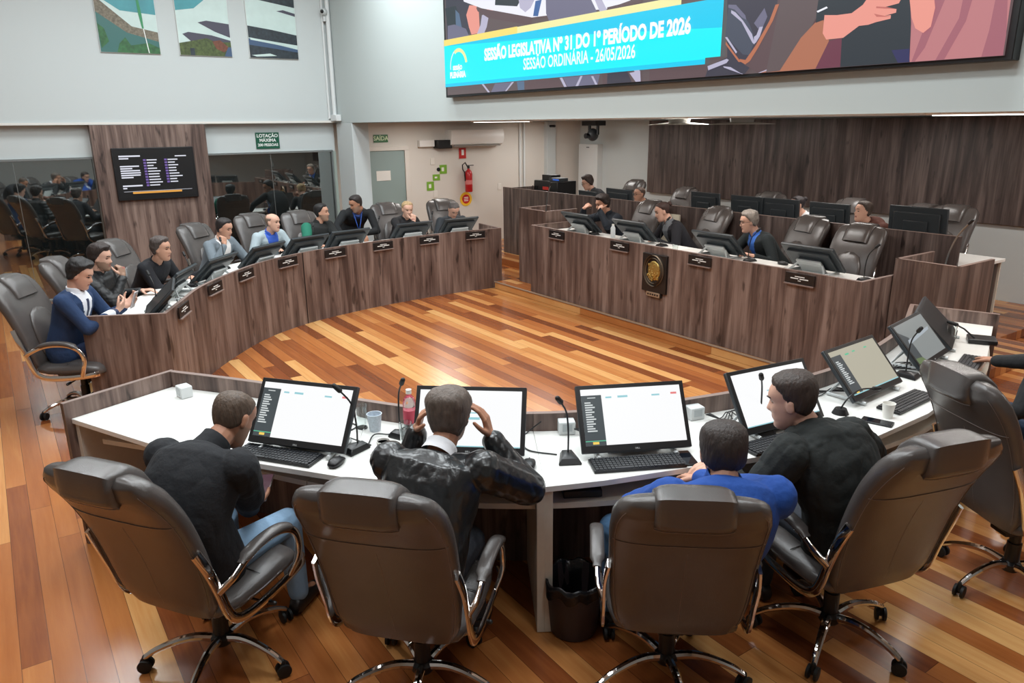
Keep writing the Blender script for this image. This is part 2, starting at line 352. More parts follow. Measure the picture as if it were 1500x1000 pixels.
sign('capacity_sign', (XG + .012, 3.67, 2.085), ROT_E, .36, .24, GRN, [('LOTAÇÃO', .068, 0, .07), ('MÁXIMA', .066, 0, .003), ('200 PESSOAS', .055, 0, -.065)], 'green capacity sign above the left glass wall reading LOTAÇÃO MÁXIMA')
sign('exit_sign', (XD + .01, 5.76, 2.07), ROT_E, .27, .13, mat('exit_green', (30, 96, 40), .4), [('SAÍDA', .1, 0, 0)], 'green SAÍDA exit sign above the green door', mat('exit_letter', (214, 232, 190), .5))
sign('extinguisher_sign', (XD + .01, 7.40, 1.775), ROT_E, .15, .19, RED, [], 'red pictogram sign above the fire extinguisher')
tag(MB().box((XD + .017, 7.40, 1.79), (.004, .05, .10)).build('sign_pictogram', emw), 'white extinguisher pictogram on the red sign', 'pictogram')
# framed beach pictures on the upper left wall
SEA, SEA2, SAND, ROCK = mat('print_sea', (64, 150, 160), .4, var=.18, vscale=3), mat('print_lagoon', (52, 104, 100), .4), mat('print_sand', (196, 216, 212), .4, var=.05), mat('print_rock', (116, 108, 92), .5, var=.4, vscale=40)
TREE, TREED, DARKP, ROOF, GREYB, BLUEP = mat('print_tree', (70, 84, 40), .5, var=.5, vscale=30), mat('print_tree_green', (46, 96, 54), .5, var=.4, vscale=20), mat('print_shadow', (68, 66, 82), .5), mat('print_roof', (110, 62, 42), .5, var=.3, vscale=30), mat('print_dark', (36, 46, 54), .5, var=.4, vscale=20), mat('print_blue', (60, 84, 116), .5)
FLAGG = mat('print_flag', (50, 140, 90), .5)
def picture(y0, y1, polys, label):
    e = empty('beach_picture', (XW + .012, (y0 + y1) / 2, 3.26), label=label, cat='picture', group='beach pictures on the upper left wall')
    MB().box((0, 0, .6), (.02, y1 - y0, 1.2)).build('board', mat('picture_edge', (222, 226, 224), .5), e, .002)
    flat_polys('print', e, polys, Matrix.Translation((.0105, -(y1 - y0) / 2, 0)) @ ROT_E.to_4x4())
picture(1.54, 2.28, [(SAND, rect(.005, .005, .735, 1.195)), (SEA, [(.005, .72), (.3, .53), (.735, .5), (.735, 1.195), (.005, 1.195)]), (ROCK, [(.005, .70), (.005, .50), (.35, .26), (.735, .16), (.735, .28), (.42, .34)]),
    (SEA2, [(.005, .50), (.35, .26), (.735, .16), (.735, .005), (.005, .005)]), (TREED, [(.005, .36), (.08, .3), (.12, .14), (.02, .05)]), (TREED, [(.24, .12), (.32, .2), (.38, .1), (.6, .14), (.735, .08), (.735, .005), (.2, .005)]),
    (FLAGG, [(.50, .95), (.515, .95), (.56, .5), (.565, .32), (.545, .32), (.52, .5)]), (emw, [(.555, .32), (.565, .32), (.60, .01), (.588, .01)])],
    'leftmost beach picture with a rocky breakwater and a green flag')
picture(2.53, 3.24, [(SAND, rect(.005, .005, .705, 1.195)), (SEA, [(.005, .58), (.25, .62), (.45, .78), (.7, .92), (.705, 1.195), (.005, 1.195)]), (DARKP, [(.28, .44), (.4, .47), (.705, .44), (.705, .26), (.5, .33)]),
    (DARKP, [(.06, .28), (.14, .31), (.45, .28), (.705, .22), (.705, .12), (.2, .16)]), (TREE, [(.005, .16), (.2, .2), (.38, .24), (.5, .19), (.705, .2), (.705, .005), (.005, .005)]), (ROOF, [(.45, .2), (.56, .22), (.68, .12), (.6, .06), (.5, .1)]), (GREYB, rect(.14, .005, .2, .1)), (BLUEP, [(.6, .005), (.66, .13), (.705, .13), (.705, .005)])],
    'middle beach picture with sand, building shadows and brown trees')
picture(3.49, 4.22, [(SAND, rect(.005, .005, .725, 1.195)), (GREYB, [(.005, .82), (.3, .78), (.725, .72), (.725, 1.195), (.005, 1.195)]), (DARKP, [(.45, .66), (.55, .68), (.725, .64), (.725, .6)]), (GREYB, [(.005, .44), (.35, .40), (.725, .34), (.725, .2), (.005, .28)]),
    (BLUEP, [(.005, .27), (.725, .14), (.725, .005), (.005, .005)]), (GREYB, [(.005, .18), (.3, .15), (.725, .1), (.725, .005), (.005, .005)]), (SAND, [(.03, .28), (.62, .19), (.64, .165), (.03, .25)]), (SAND, [(.03, .04), (.3, .07), (.4, .04), (.1, .02)])],
    'rightmost beach picture with dark building shadows across the sand')
# big LED wall on the front upper wall (u = x, v = z)
led = empty('video_wall', (-5.06, YF - .05, 2.6), label='huge lit video wall showing the legislative session banner', cat='screen')
MB().box((0, .01, 1.05), (6.12, .09, 2.1)).build('cabinet_housing', BLACKP, led, .004)
Ml = Matrix.Translation((0, -.036, 0)) @ ROT_S.to_4x4()
def E3(n, c): return emis('led_' + n, c, 1.0)
LB, LD, LG, LW, LWD, LP, LSK, LBK, LPK, LPK2, LOR, LGL, LJN = E3('brown', (98, 84, 86)), E3('dark', (62, 60, 74)), E3('grey', (112, 110, 134)), E3('white', (240, 240, 250)), E3('wood', (96, 76, 80)), E3('plum', (110, 56, 74)), E3('skin', (236, 154, 140)), E3('black', (44, 52, 60)), E3('pink', (190, 124, 128)), E3('pink_dark', (164, 100, 112)), E3('orange', (184, 112, 82)), E3('silver', (186, 182, 206)), E3('jean', (90, 112, 140))
CY, CY2, YE, YE2 = E3('cyan', (0, 244, 252)), E3('azure', (0, 206, 244)), E3('yellow', (250, 226, 120)), E3('pale_yellow', (246, 240, 170))
X0 = -5.06
def U(pts): return [(x - X0, z - 2.6) for x, z in pts]
LED_P = [('LB', [(-8.04,4.02),(-4.89,3.68),(-4.86,3.19),(-8.05,3.22)]), ('LD', [(-8.05,3.94),(-7.46,3.88),(-7.55,3.25),(-8.05,3.22)]), ('LBK', [(-8.07,3.57),(-7.83,3.57),(-7.75,3.44),(-7.87,3.31),(-8.04,3.4)]), ('LJN', [(-7.84,3.53),(-7.76,3.48),(-7.71,3.33),(-7.84,3.36)]), ('LSK', [(-7.54,3.54),(-7.4,3.52),(-7.35,3.45),(-7.34,3.3),(-7.38,3.24),(-7.51,3.24),(-7.56,3.32),(-7.61,3.45)]), ('LGL', [(-7.29,3.41),(-7.16,3.43),(-7.15,3.34),(-7.26,3.22),(-7.41,3.22),(-7.32,3.32)]), ('LSK', [(-7.14,3.62),(-7.05,3.58),(-7.04,3.45),(-7.12,3.4),(-7.21,3.44),(-7.16,3.5)]), ('LG', [(-8.02,3.38),(-7.87,3.38),(-7.62,3.31),(-7.55,3.22),(-8.03,3.22)]), ('LW', [(-7.7,3.67),(-7.49,3.86),(-5.95,3.69),(-5.29,3.42),(-4.99,3.27),(-5.28,3.24),(-6.11,3.28),(-6.38,3.29),(-7.29,3.48),(-7.65,3.59)]), ('LWD', [(-7.4,3.5),(-6.38,3.29),(-6.11,3.28),(-6.11,3.26),(-6.38,3.28),(-6.4,3.22),(-7.16,3.37),(-7.37,3.46)]), ('LB', [(-7.16,3.37),(-6.4,3.22),(-6.52,3.21),(-7.22,3.23)]), ('LBK', [(-7.02,3.55),(-6.56,3.48),(-6.63,3.42),(-7.03,3.48)]), ('LGL', [(-6.61,3.5),(-6.33,3.45),(-6.4,3.38),(-6.49,3.35),(-6.58,3.4)]), ('LBLUE', [(-6.32,3.43),(-6.22,3.43),(-6.28,3.29),(-6.36,3.3)]), ('LG', [(-6.16,3.54),(-5.6,3.48),(-5.42,3.24),(-5.4,3.2),(-5.82,3.21),(-6.09,3.21),(-6.15,3.3)]), ('LGL', [(-5.45,3.34),(-5.35,3.32),(-5.28,3.23),(-5.37,3.22)]), ('LWD', [(-5.28,3.25),(-4.96,3.26),(-4.86,3.26),(-4.86,3.24),(-5.26,3.21)]), ('LB', [(-8.04,2.73),(-4.84,2.73),(-4.83,2.58),(-8.05,2.59)]), ('LG', [(-7.05,2.71),(-6.72,2.71),(-6.87,2.59),(-7.13,2.6)]), ('LGL', [(-7.32,2.72),(-7.28,2.72),(-7.15,2.6),(-7.19,2.6)]), ('LGL', [(-6.73,2.71),(-6.69,2.71),(-6.83,2.59),(-6.86,2.59)]), ('LJN', [(-6.64,2.71),(-6.51,2.71),(-6.51,2.6),(-6.62,2.6)]), ('LWD', [(-6.5,2.71),(-5.96,2.71),(-5.88,2.59),(-6.5,2.59)]), ('LGL', [(-5.93,2.71),(-5.89,2.71),(-5.82,2.59),(-5.86,2.59)]), ('LG', [(-5.88,2.71),(-5.35,2.71),(-5.38,2.6),(-5.81,2.59)]), ('LGL', [(-5.62,2.71),(-5.59,2.71),(-5.65,2.59),(-5.69,2.59)]), ('LGL', [(-5.47,2.7),(-5.44,2.7),(-5.38,2.6),(-5.41,2.59)]), ('LWD', [(-5.32,2.71),(-5.25,2.71),(-5.25,2.6),(-5.31,2.6)]), ('LD', [(-5.25,2.71),(-5.0,2.72),(-4.94,2.59),(-5.25,2.6)]), ('LGL', [(-4.97,2.7),(-4.84,2.71),(-4.83,2.59),(-4.89,2.59)]), ('LGL', [(-4.92,2.72),(-4.85,2.72),(-4.83,2.62),(-4.76,2.6),(-4.84,2.59),(-4.87,2.67)]), ('LWD', [(-4.73,2.72),(-4.12,2.71),(-4.13,2.6),(-4.73,2.59)]), ('LD', [(-3.98,3.33),(-3.5,3.25),(-3.52,3.04),(-3.66,2.73),(-3.76,2.59),(-4.13,2.6),(-4.1,2.7),(-3.93,2.75)]), ('LGD', [(-3.95,3.09),(-3.83,3.05),(-3.75,2.96),(-3.69,2.85),(-3.73,2.75),(-3.79,2.76),(-3.96,2.9)]), ('LWD', [(-3.64,2.6),(-3.77,2.69),(-3.53,3.04),(-3.52,3.26),(-3.16,3.2),(-3.17,2.99),(-3.22,2.89),(-3.38,2.69),(-3.43,2.67),(-3.6,2.62)]), ('LG', [(-3.95,3.11),(-3.88,3.1),(-3.79,3.02),(-3.78,2.99),(-3.82,3.01),(-3.89,3.07),(-3.95,3.09)]), ('LGL', [(-3.92,3.07),(-3.88,3.05),(-3.81,2.99),(-3.72,2.89),(-3.69,2.82),(-3.71,2.83),(-3.74,2.87),(-3.82,2.98),(-3.92,3.05)]), ('LG', [(-3.71,2.96),(-3.63,3.05),(-3.6,2.99),(-3.63,2.93),(-3.67,2.92)]), ('LGL', [(-3.66,2.93),(-3.63,2.93),(-3.65,2.87),(-3.68,2.83),(-3.7,2.82),(-3.7,2.87),(-3.68,2.88)]), ('LGL', [(-3.96,2.89),(-3.94,2.89),(-3.84,2.78),(-3.85,2.77)]), ('LOR', [(-3.54,3.06),(-3.51,3.06),(-3.55,2.96),(-3.66,2.79),(-3.72,2.71),(-3.76,2.69),(-3.82,2.72),(-3.81,2.73),(-3.76,2.72),(-3.68,2.81),(-3.58,2.96)]), ('LOR', [(-3.95,2.86),(-3.85,2.76),(-3.8,2.71),(-3.82,2.71),(-3.95,2.84)]), ('LGL', [(-4.11,2.7),(-3.93,2.74),(-3.91,2.73),(-3.93,2.71),(-4.1,2.67)]), ('LGL', [(-3.96,2.69),(-3.89,2.68),(-3.78,2.62),(-3.77,2.61),(-3.89,2.66),(-3.95,2.68)]), ('LGL', [(-3.64,2.61),(-3.51,2.66),(-3.43,2.68),(-3.39,2.67),(-3.35,2.62),(-3.35,2.6),(-3.39,2.65),(-3.43,2.66),(-3.5,2.65),(-3.62,2.6)]), ('LOR2', [(-3.62,2.61),(-3.49,2.65),(-3.42,2.66),(-3.38,2.6),(-3.6,2.6)]), ('LPK', [(-2.66,3.21),(-2.05,3.11),(-2.03,2.6),(-2.55,2.6)]), ('LPK2', [(-2.43,3.03),(-2.37,3.02),(-2.47,2.7),(-2.52,2.6),(-2.54,2.6)]), ('LPK2', [(-2.28,3.15),(-2.21,3.14),(-2.26,2.82),(-2.35,2.61),(-2.4,2.6),(-2.3,2.84)]), ('LPK2', [(-2.12,2.98),(-2.07,2.98),(-2.04,2.73),(-2.04,2.6),(-2.15,2.6),(-2.13,2.76)]), ('LB', [(-3.46,3.35),(-3.09,3.29),(-3.2,2.96),(-3.29,2.8),(-3.45,2.63),(-3.57,2.62)]), ('LOR2', [(-3.17,2.95),(-3.13,2.87),(-3.1,2.79),(-3.18,2.61),(-3.37,2.6),(-3.31,2.83)]), ('LPL', [(-3.1,2.79),(-3.01,2.8),(-3.0,2.61),(-3.18,2.6)]), ('LOR2', [(-3.46,2.6),(-3.31,2.83),(-3.29,2.79),(-3.37,2.6)]), ('LBK', [(-3.19,3.3),(-2.64,3.21),(-2.57,2.84),(-2.55,2.6),(-3.0,2.6),(-3.01,2.8),(-2.93,2.85),(-3.06,2.94),(-3.21,2.91),(-3.21,2.98)]), ('LNV', [(-2.67,2.7),(-2.56,2.7),(-2.55,2.6),(-2.62,2.6)]), ('LSK', [(-3.15,2.95),(-3.06,2.94),(-2.96,2.94),(-2.89,2.98),(-2.86,3.02),(-2.75,3.02),(-2.65,2.98),(-2.66,2.96),(-2.74,2.95),(-2.67,2.93),(-2.67,2.91),(-2.74,2.9),(-2.7,2.9),(-2.7,2.88),(-2.79,2.87),(-2.84,2.86),(-2.9,2.86),(-2.95,2.83),(-3.0,2.8),(-3.12,2.8),(-3.15,2.84)]), ('LSKD', [(-2.8,2.96),(-2.74,2.95),(-2.67,2.93),(-2.74,2.94),(-2.8,2.95)]), ('LSKD', [(-2.81,2.92),(-2.74,2.9),(-2.7,2.89),(-2.79,2.9)]), ('LSK', [(-2.64,3.14),(-2.49,3.11),(-2.44,2.91),(-2.45,2.81),(-2.49,2.78),(-2.54,2.81),(-2.57,2.87)]), ('LW', [(-3.21,2.98),(-3.14,3.0),(-3.13,2.99),(-3.2,2.97)])]
LEDM = dict(LB=LB, LD=LD, LG=LG, LW=LW, LWD=LWD, LPL=LP, LSK=LSK, LSKD=E3('skin_dark', (198, 112, 104)), LBK=LBK, LPK=LPK, LPK2=LPK2, LOR=LOR, LOR2=E3('tan', (176, 112, 86)), LGL=LGL, LJN=LJN, LBLUE=E3('blue', (60, 100, 160)), LGD=E3('slate', (74, 80, 96)), LNV=E3('navy', (48, 48, 92)))
def clip(pts, lo, hi, ax, zmin):
    """keep a polygon inside the lit area"""
    return [(min(max(x, -8.08), -2.04), min(max(z, 2.625), 4.66)) for x, z in pts]
led_p = [(LB, U(rect(-8.08, 2.625, -2.04, 4.66)))] + [(LEDM[k], U(clip(p, 0, 0, 0, 0))) for k, p in LED_P]
# banner
led_p += [(CY, U([(-8.08, 2.715), (-4.13, 2.715), (-4.13, 3.165), (-8.08, 3.165)])), (CY, U([(-4.14, 2.76), (-3.985, 2.76), (-3.985, 3.165), (-4.14, 3.165)])), (CY2, U([(-8.08, 2.715), (-4.13, 2.715), (-4.13, 2.75), (-8.08, 2.75)])), (CY2, U([(-5.6, 3.06), (-3.985, 2.96), (-3.985, 3.165), (-8.08, 3.165)])), (YE, U([(-8.08, 3.165), (-6.6, 3.165), (-6.6, 3.23), (-8.08, 3.23)])), (YE2, U([(-6.6, 3.165), (-4.4, 3.165), (-4.4, 3.225), (-6.6, 3.225)]))]
# logo arc
def arc(cx, cz, r0, r1, a0, a1, n=10): return [(cx + r1 * math.cos(R(a0 + (a1 - a0) * k / n)), cz + r1 * math.sin(R(a0 + (a1 - a0) * k / n))) for k in range(n + 1)] + [(cx + r0 * math.cos(R(a1 + (a0 - a1) * k / n)), cz + r0 * math.sin(R(a1 + (a0 - a1) * k / n))) for k in range(n + 1)]
led_p += [(YE2, U(arc(-7.76, 2.93, .15, .19, 10, 120))), (LW, U(arc(-7.76, 2.93, .175, .19, 120, 190)))]
flat_polys('display', led, led_p, Ml, .0004)
LTX = emis('led_text', (250, 254, 255), 1.0)
def ltext(body, size, x, z, sx=1, thick=.004): text('lettering', body, size, (x - X0, -.075, z - 2.6), ROT_S, LTX, led, sx=sx, thick=thick)
ltext('SESSÃO LEGISLATIVA Nº 31 DO 1º PERÍODO DE 2026', .16, -5.74, 3.0, .78, .008)
ltext('SESSÃO ORDINÁRIA - 26/05/2026', .15, -5.68, 2.86, .74, .003)
ltext('SESSÃO', .06, -7.77, 2.91); ltext('PLENÁRIA', .085, -7.77, 2.835, .9, .006)
# conduits and small fittings
def conduit(path, r, label, m=None, name='conduit'): return tag(MB().tube(path, r, 10).build(name, m or mat('white_conduit', (214, 218, 218), .5)), label, 'conduit')
conduit([(XW + .02, 4.64, 2.40), (XW + .02, 4.64, 4.9)], .018, 'thin white conduit left of the upper corner, beside the glass wall')
conduit([(XW + .07, 4.71, 2.44), (XW + .07, 4.71, 4.9)], .034, 'thick white conduit in the upper corner under the camera')
tag(MB().box((XW + .13, 4.70, 2.41), (.24, .09, .1)).build('junction_box', mat('white_conduit', (214, 218, 218), .5), None, .01), 'white junction box at the foot of the corner conduits', 'junction box')
cc = empty('security_camera', (XW + .06, 4.66, 3.98), label='white dome security camera high on the corner conduit', cat='camera')
MB().cyl((0, 0, -.16), .03, .16, 14).ball((.04, -.02, -.03), .055).build('body', SILVER, cc); MB().ball((.07, -.055, -.03), .028).build('lens', BLACKP, cc)
conduit([(XD + .03, 8.70, .1), (XD + .03, 8.70, 2.32)], .022, 'white conduit running down the wall right of the air conditioner')
conduit([(XD + .03, 8.80, .1), (XD + .03, 8.80, 2.32)], .022, 'second white conduit beside the one near the air conditioner')
tag(MB().box((XD + .05, 9.42, 1.17), (.1, .22, 2.32)).build('wall_pilaster', WALL, None, .004), None, None, None, 'structure')
ac = empty('air_conditioner', (XD, 7.62, 2.06), label='white split air conditioner on the beige wall', cat='air conditioner')
m = MB(); prof = [(0, .14), (.2, .14), (.23, .10), (.24, -.02), (.2, -.12), (.12, -.15), (0, -.15)]
m.loft([[(x, y, z) for x, z in prof] for y in (-.57, .57)]); m.build('casing', mat('appliance_white', (230, 228, 224), .4), ac, .006)
MB().box((.17, 0, -.137), (.1, 1.0, .015), 0, Matrix.Rotation(R(18), 4, 'Y')).build('air_flap', mat('flap_grey', (150, 146, 140), .5), ac)
spk = empty('emergency_light', (XD, 6.62, 1.97), label='white emergency light box left of the black speaker', cat='lamp')
MB().box((.05, 0, 0), (.1, .3, .12)).build('housing', mat('appliance_white', (230, 228, 224), .4), spk, .01)
tag(MB().box((XD + .09, 6.94, 1.95), (.18, .30, .15)).build('wall_speaker', BLACKP, None, .01), 'black wall speaker left of the air conditioner', 'speaker')
fe = empty('fire_extinguisher', (XD + .11, 7.46, 1.07), label='red fire extinguisher hanging on the beige wall', cat='fire extinguisher')
FER = mat('extinguisher_red', (176, 26, 30), .3)
MB().lathe([(.0, 0), (.062, 0), (.07, .02), (.07, .33), (.055, .38), (.025, .41), (.02, .43), (0, .43)]).build('cylinder', FER, fe)
MB().lathe([(.0711, .14), (.0711, .22)], n=24).build('band_label', mat('faded_label', (206, 120, 118), .5), fe)
MB().box((0, 0, .45), (.03, .04, .05)).box((.0, .05, .485), (.025, .12, .012)).build('valve', BLACKP, fe)
MB().tube([(0, -.02, .46), (.02, -.08, .54), (.02, -.14, .50), (.01, -.13, .42), (0, -.085, .36), (.0, -.075, .2)], .011, 8).build('hose', BLACKP, fe)
MB().box((-.09, 0, .36), (.05, .06, .03)).build('bracket', BLACKP, fe)
for i, (y, z, lab) in enumerate(((6.98, 1.50, 'topmost green sticker on the beige wall beside the door'), (6.83, 1.36, 'middle green sticker on the beige wall beside the door'), (6.70, 1.21, 'lowest green sticker on the beige wall beside the door'))):
    e = empty('wall_sticker', (XD + .004, y, z), label=lab, cat='sticker', group='green stickers beside the door')
    MB().box((0, 0, 0), (.006, .15, .16 if i != 1 else .11)).build('card', LIME, e)
    MB().box((.004, -.01, 0), (.004, .05, .07 if i != 1 else .03)).build('window_print', PAPER, e)
tag(MB().cyl((XD + .003, 6.88, 1.50), .036, .012, 18, axis='x').build('round_button', BLACKP), 'small black round knob by the topmost green sticker', 'button')
for (y, z, lab) in ((6.76, 1.65, 'white light switch above the green stickers'), (6.80, 1.06, 'white socket plate below the green stickers'), (8.22, 1.12, 'white switch plate right of the fire extinguisher')):
    tag(MB().box((XD + .006, y, z), (.012, .08, .12)).build('switch_plate', mat('switch_white', (226, 222, 214), .4), None, .003), lab, 'switch')
e = empty('floor_marking_sign', (XD + .006, 7.45, .93), label='round yellow and red sign low on the wall under the extinguisher', cat='sign')
MB().cyl((-.004, 0, 0), .13, .008, 28, axis='x').build('disc', YEL, e); MB().cyl((.004, 0, 0), .085, .003, 24, axis='x').build('red_centre', RED, e)
for k in range(3): MB().box((.009, 0, .03 - k * .03), (.002, .09, .012)).build('print_line', emw, e)
# back wall: camera and white cabinet
cab = empty('wall_cabinet', (-11.93, YB, 0), label='tall narrow white cabinet on the back wall under the camera', cat='cabinet')
MB().box((0, -.07, 1.3), (.58, .14, 1.16)).build('body', mat('cabinet_white', (222, 226, 226), .4), cab, .004); MB().box((0, -.145, 1.82), (.08, .01, .015)).build('handle', GREYP, cab)
ptz = empty('ptz_camera', (-11.3, 9.7, 2.335), label='black pan tilt camera hanging from the low ceiling over the dais', cat='camera')
MB().box((0, 0, -.05), (.42, .25, .09)).build('mount', BLACKP, ptz, .01); MB().tube([(-.12, 0, -.09), (-.12, 0, -.26)], .03, 10).tube([(.12, 0, -.09), (.12, 0, -.26)], .03, 10).build('yoke', BLACKP, ptz); MB().ball((0, -.02, -.26), (.1, .12, .12)).build('head', GREYP, ptz); MB().cyl((0, -.2, -.28), .05, .08, 18, axis='y').build('lens', mat('lens_glass', (10, 12, 20), .05), ptz)
bc = empty('bullet_camera', (-12.2, 9.35, 2.24), label='small dark bullet camera under the low ceiling beside the pilaster', cat='camera')
MB().cyl((0, 0, 0), .025, .14, 12, axis='x').build('body', BLACKP, bc); MB().tube([(.0, 0, 0), (-.12, 0, .03)], .012, 8).build('bracket', SILVER, bc)
FROST = mat('frosted_shade', (214, 212, 208), .25, trans=.35)
for i, (x, lab) in enumerate(((-7.9, 'left translucent ceiling lamp over the dais'), (-6.78, 'right translucent ceiling lamp over the dais'))):
    e = empty('ceiling_lamp', (x, 8.4, ZE), label=lab, cat='lamp', group='translucent lamps under the dais ceiling')
    MB().lathe([(0, 0), (.16, 0), (.15, -.05), (0, -.05)], n=28).build('mount', mat('appliance_white', (230, 228, 224), .4), e)
    MB().lathe([(.12, -.05), (.42, -.075), (.43, -.08), (.12, -.062)], n=32).build('lamp_shade', FROST, e)
LAMP = emis('lamp_panel', (255, 252, 244), 3.0)
for i, (x, y, lab) in enumerate(((-10.3, 6.9, 'lit ceiling panel over the passage left of the dais'), (-2.2, 5.6, 'lit ceiling panel above the right end of the dais'), (-1.0, 5.6, 'lit ceiling panel at the far right under the low ceiling'))):
    e = empty('ceiling_light', (x, y, ZE), label=lab, cat='light', group='lit panels in the low ceiling')
    MB().box((0, 0, -.004), (1.24, .34, .012)).build('frame', mat('appliance_white', (230, 228, 224), .4), e); MB().box((0, 0, -.013), (1.18, .28, .008)).build('diffuser', LAMP, e)

# ------------------------------------------------------------------ desks
def V2(p): return Vector((p[0], p[1], 0))
NEAR_IN = spline([(-4.79, .76, 0), (-4.27, 1.13, 0), (-3.70, 1.46, 0), (-3.24, 1.78, 0), (-2.93, 2.14, 0), (-2.73, 2.52, 0), (-2.61, 2.91, 0), (-2.50, 3.40, 0), (-2.45, 3.95, 0), (-2.52, 4.50, 0), (-2.70, 5.24, 0), (-3.02, 5.98, 0)], 5)
LEFT_IN = spline([(-6.42, 1.03, 0), (-6.85, 1.25, 0), (-7.32, 1.50, 0), (-7.85, 1.92, 0), (-8.30, 2.38, 0), (-8.62, 2.93, 0), (-8.80, 3.5, 0), (-8.92, 4.1, 0), (-8.98, 4.7, 0), (-9.0, 5.3, 0), (-8.95, 5.95, 0)], 5)
def offset(pts, d):
    out = []
    for i, p in enumerate(pts):
        t = (pts[min(i + 1, len(pts) - 1)] - pts[max(i - 1, 0)]).normalized(); out.append(p + Vector((t.y, -t.x, 0)) * d)
    return out
def strip(pts, off0, off1, z0, z1):
    a, b = offset(pts, off0), offset(pts, off1)
    return [[(p.x, p.y, z0), (p.x, p.y, z1), (q.x, q.y, z1), (q.x, q.y, z0)] for p, q in zip(a, b)]
ZT, ZP = .765, .862
def desk(name, pts, outer, label, ends=(None, None), group=None, zp=ZP, shelf=True, z0=0):
    """pts: inner (arena side) line; outer: chair side line, same order"""
    org = pts[0].copy(); e = empty(name, org, label=label, cat='desk', group=group)
    L = lambda p: Vector(p) - org
    m = MB(); m.loft(strip([L(p) for p in pts], 0, .03, z0, z0 + zp - .003)); m.build('front_panel', WOOD, e)
    m = MB(); m.loft(strip([L(p) for p in pts], -.001, .031, z0 + zp - .003, z0 + zp)); m.build('top_edge', EDGE, e)
    inn = offset(pts, .031); poly = [L(p) for p in inn] + [L(p) for p in reversed(outer)]
    m = MB(); m.prism(poly, z0 + ZT - .028, z0 + ZT); m.build('worktop', [WHITE], e, .002)
    c0, c1 = outer[0], outer[-1]
    for i, (a, b2) in enumerate(((inn[0], outer[0]), (inn[-1], outer[-1]))):
        d = (b2 - a).normalized(); sgn = 1 if i == 0 else -1; nn = Vector((-d.y, d.x, 0))
        mid = (inn[len(inn) // 2] - a); nn = nn if nn.dot(mid) > 0 else -nn
        q = [L(a), L(b2 - d * .015), L(b2 - d * .015 + nn * .036), L(a + nn * .036)]
        MB().prism(q, z0 + .004, z0 + ZT - .03).build('side_panel', CREAM, e, .001)
        if ends[i]:
            q = [L(pts[0 if i == 0 else -1] ), L(b2 + d * .03), L(b2 + d * .03 - nn * .03), L(pts[0 if i == 0 else -1] - nn * .03)]
            MB().prism(q, z0, z0 + zp - .003).build('end_panel', WOOD, e); MB().prism(q, z0 + zp - .003, z0 + zp).build('end_edge', EDGE, e)
    if shelf:
        a_, b_ = offset(pts, .22), offset(pts, .575); MB().prism([L(p) for p in a_] + [L(p) for p in reversed(b_)], z0 + .615, z0 + .643).build('keyboard_shelf', CREAM, e, .001)
    return e
def cut(pts, a, b):
    """piece of a polyline between the points nearest to a and b"""
    ia = min(range(len(pts)), key=lambda i: (pts[i] - V2(a)).length); ib = min(range(len(pts)), key=lambda i: (pts[i] - V2(b)).length); return pts[ia:ib + 1]
NG = 'sections of the near curved desk'
nsec = [((-4.79, .76), (-3.6, 1.5), [(-4.54, .17), (-3.90, .47), (-3.39, .82), (-2.98, 1.12)], 'near desk section at the left end with a bare white top', (1, 0)),
        ((-3.6, 1.5), (-2.93, 2.14), [(-2.98, 1.12), (-2.44, 1.71), (-2.375, 1.80)], 'near desk section in front of the man in the black leather jacket', (0, 0)),
        ((-2.93, 2.14), (-2.5, 3.40), [(-2.375, 1.80), (-2.27, 2.05), (-1.83, 3.41)], 'near desk section in front of the man in the blue top, above the bin', (0, 0)),
        ((-2.5, 3.40), (-2.52, 4.5), [(-1.83, 3.41), (-1.84, 4.0), (-1.92, 4.55)], 'near desk section with the paper cup and the phone', (0, 0)),
        ((-2.52, 4.5), (-3.02, 5.98), [(-1.92, 4.55), (-2.10, 5.25), (-2.47, 6.18)], 'near desk section at the far right end beside the dais', (0, 1))]
for a, b, out, lab, en in nsec: desk('curved_desk', cut(NEAR_IN, a, b), [V2(p) for p in out], lab, en, NG)
LG_ = 'sections of the far left curved desk'
for a, b, lab, en in (((-6.42, 1.03), (-8.62, 2.93), 'far left desk section with the end panel beside the man in the blue suit', (1, 0)), ((-8.62, 2.93), (-9.0, 5.3), 'far left desk section in the middle, right of the dark seam', (0, 0)), ((-9.0, 5.3), (-8.95, 5.95), 'far left desk section at the end next to the dais', (0, 1))):
    pp = cut(LEFT_IN, a, b); oo = offset(pp, -.62) if False else offset(pp, .62)
    # chair side lies to the left of the travel direction here
    dk = desk('curved_desk', pp[::-1], offset(pp[::-1], .62), lab, en[::-1], LG_)
    if 'middle' in lab:
        t = (pp[1] - pp[0]).normalized(); n = Vector((t.y, -t.x, 0)); q = pp[0] - dk.location + n * .001
        MB().prism([q - t * .005, q + t * .005, q + t * .005 + n * .004, q - t * .005 + n * .004], .0, ZP).build('seam', BLACKP, dk)
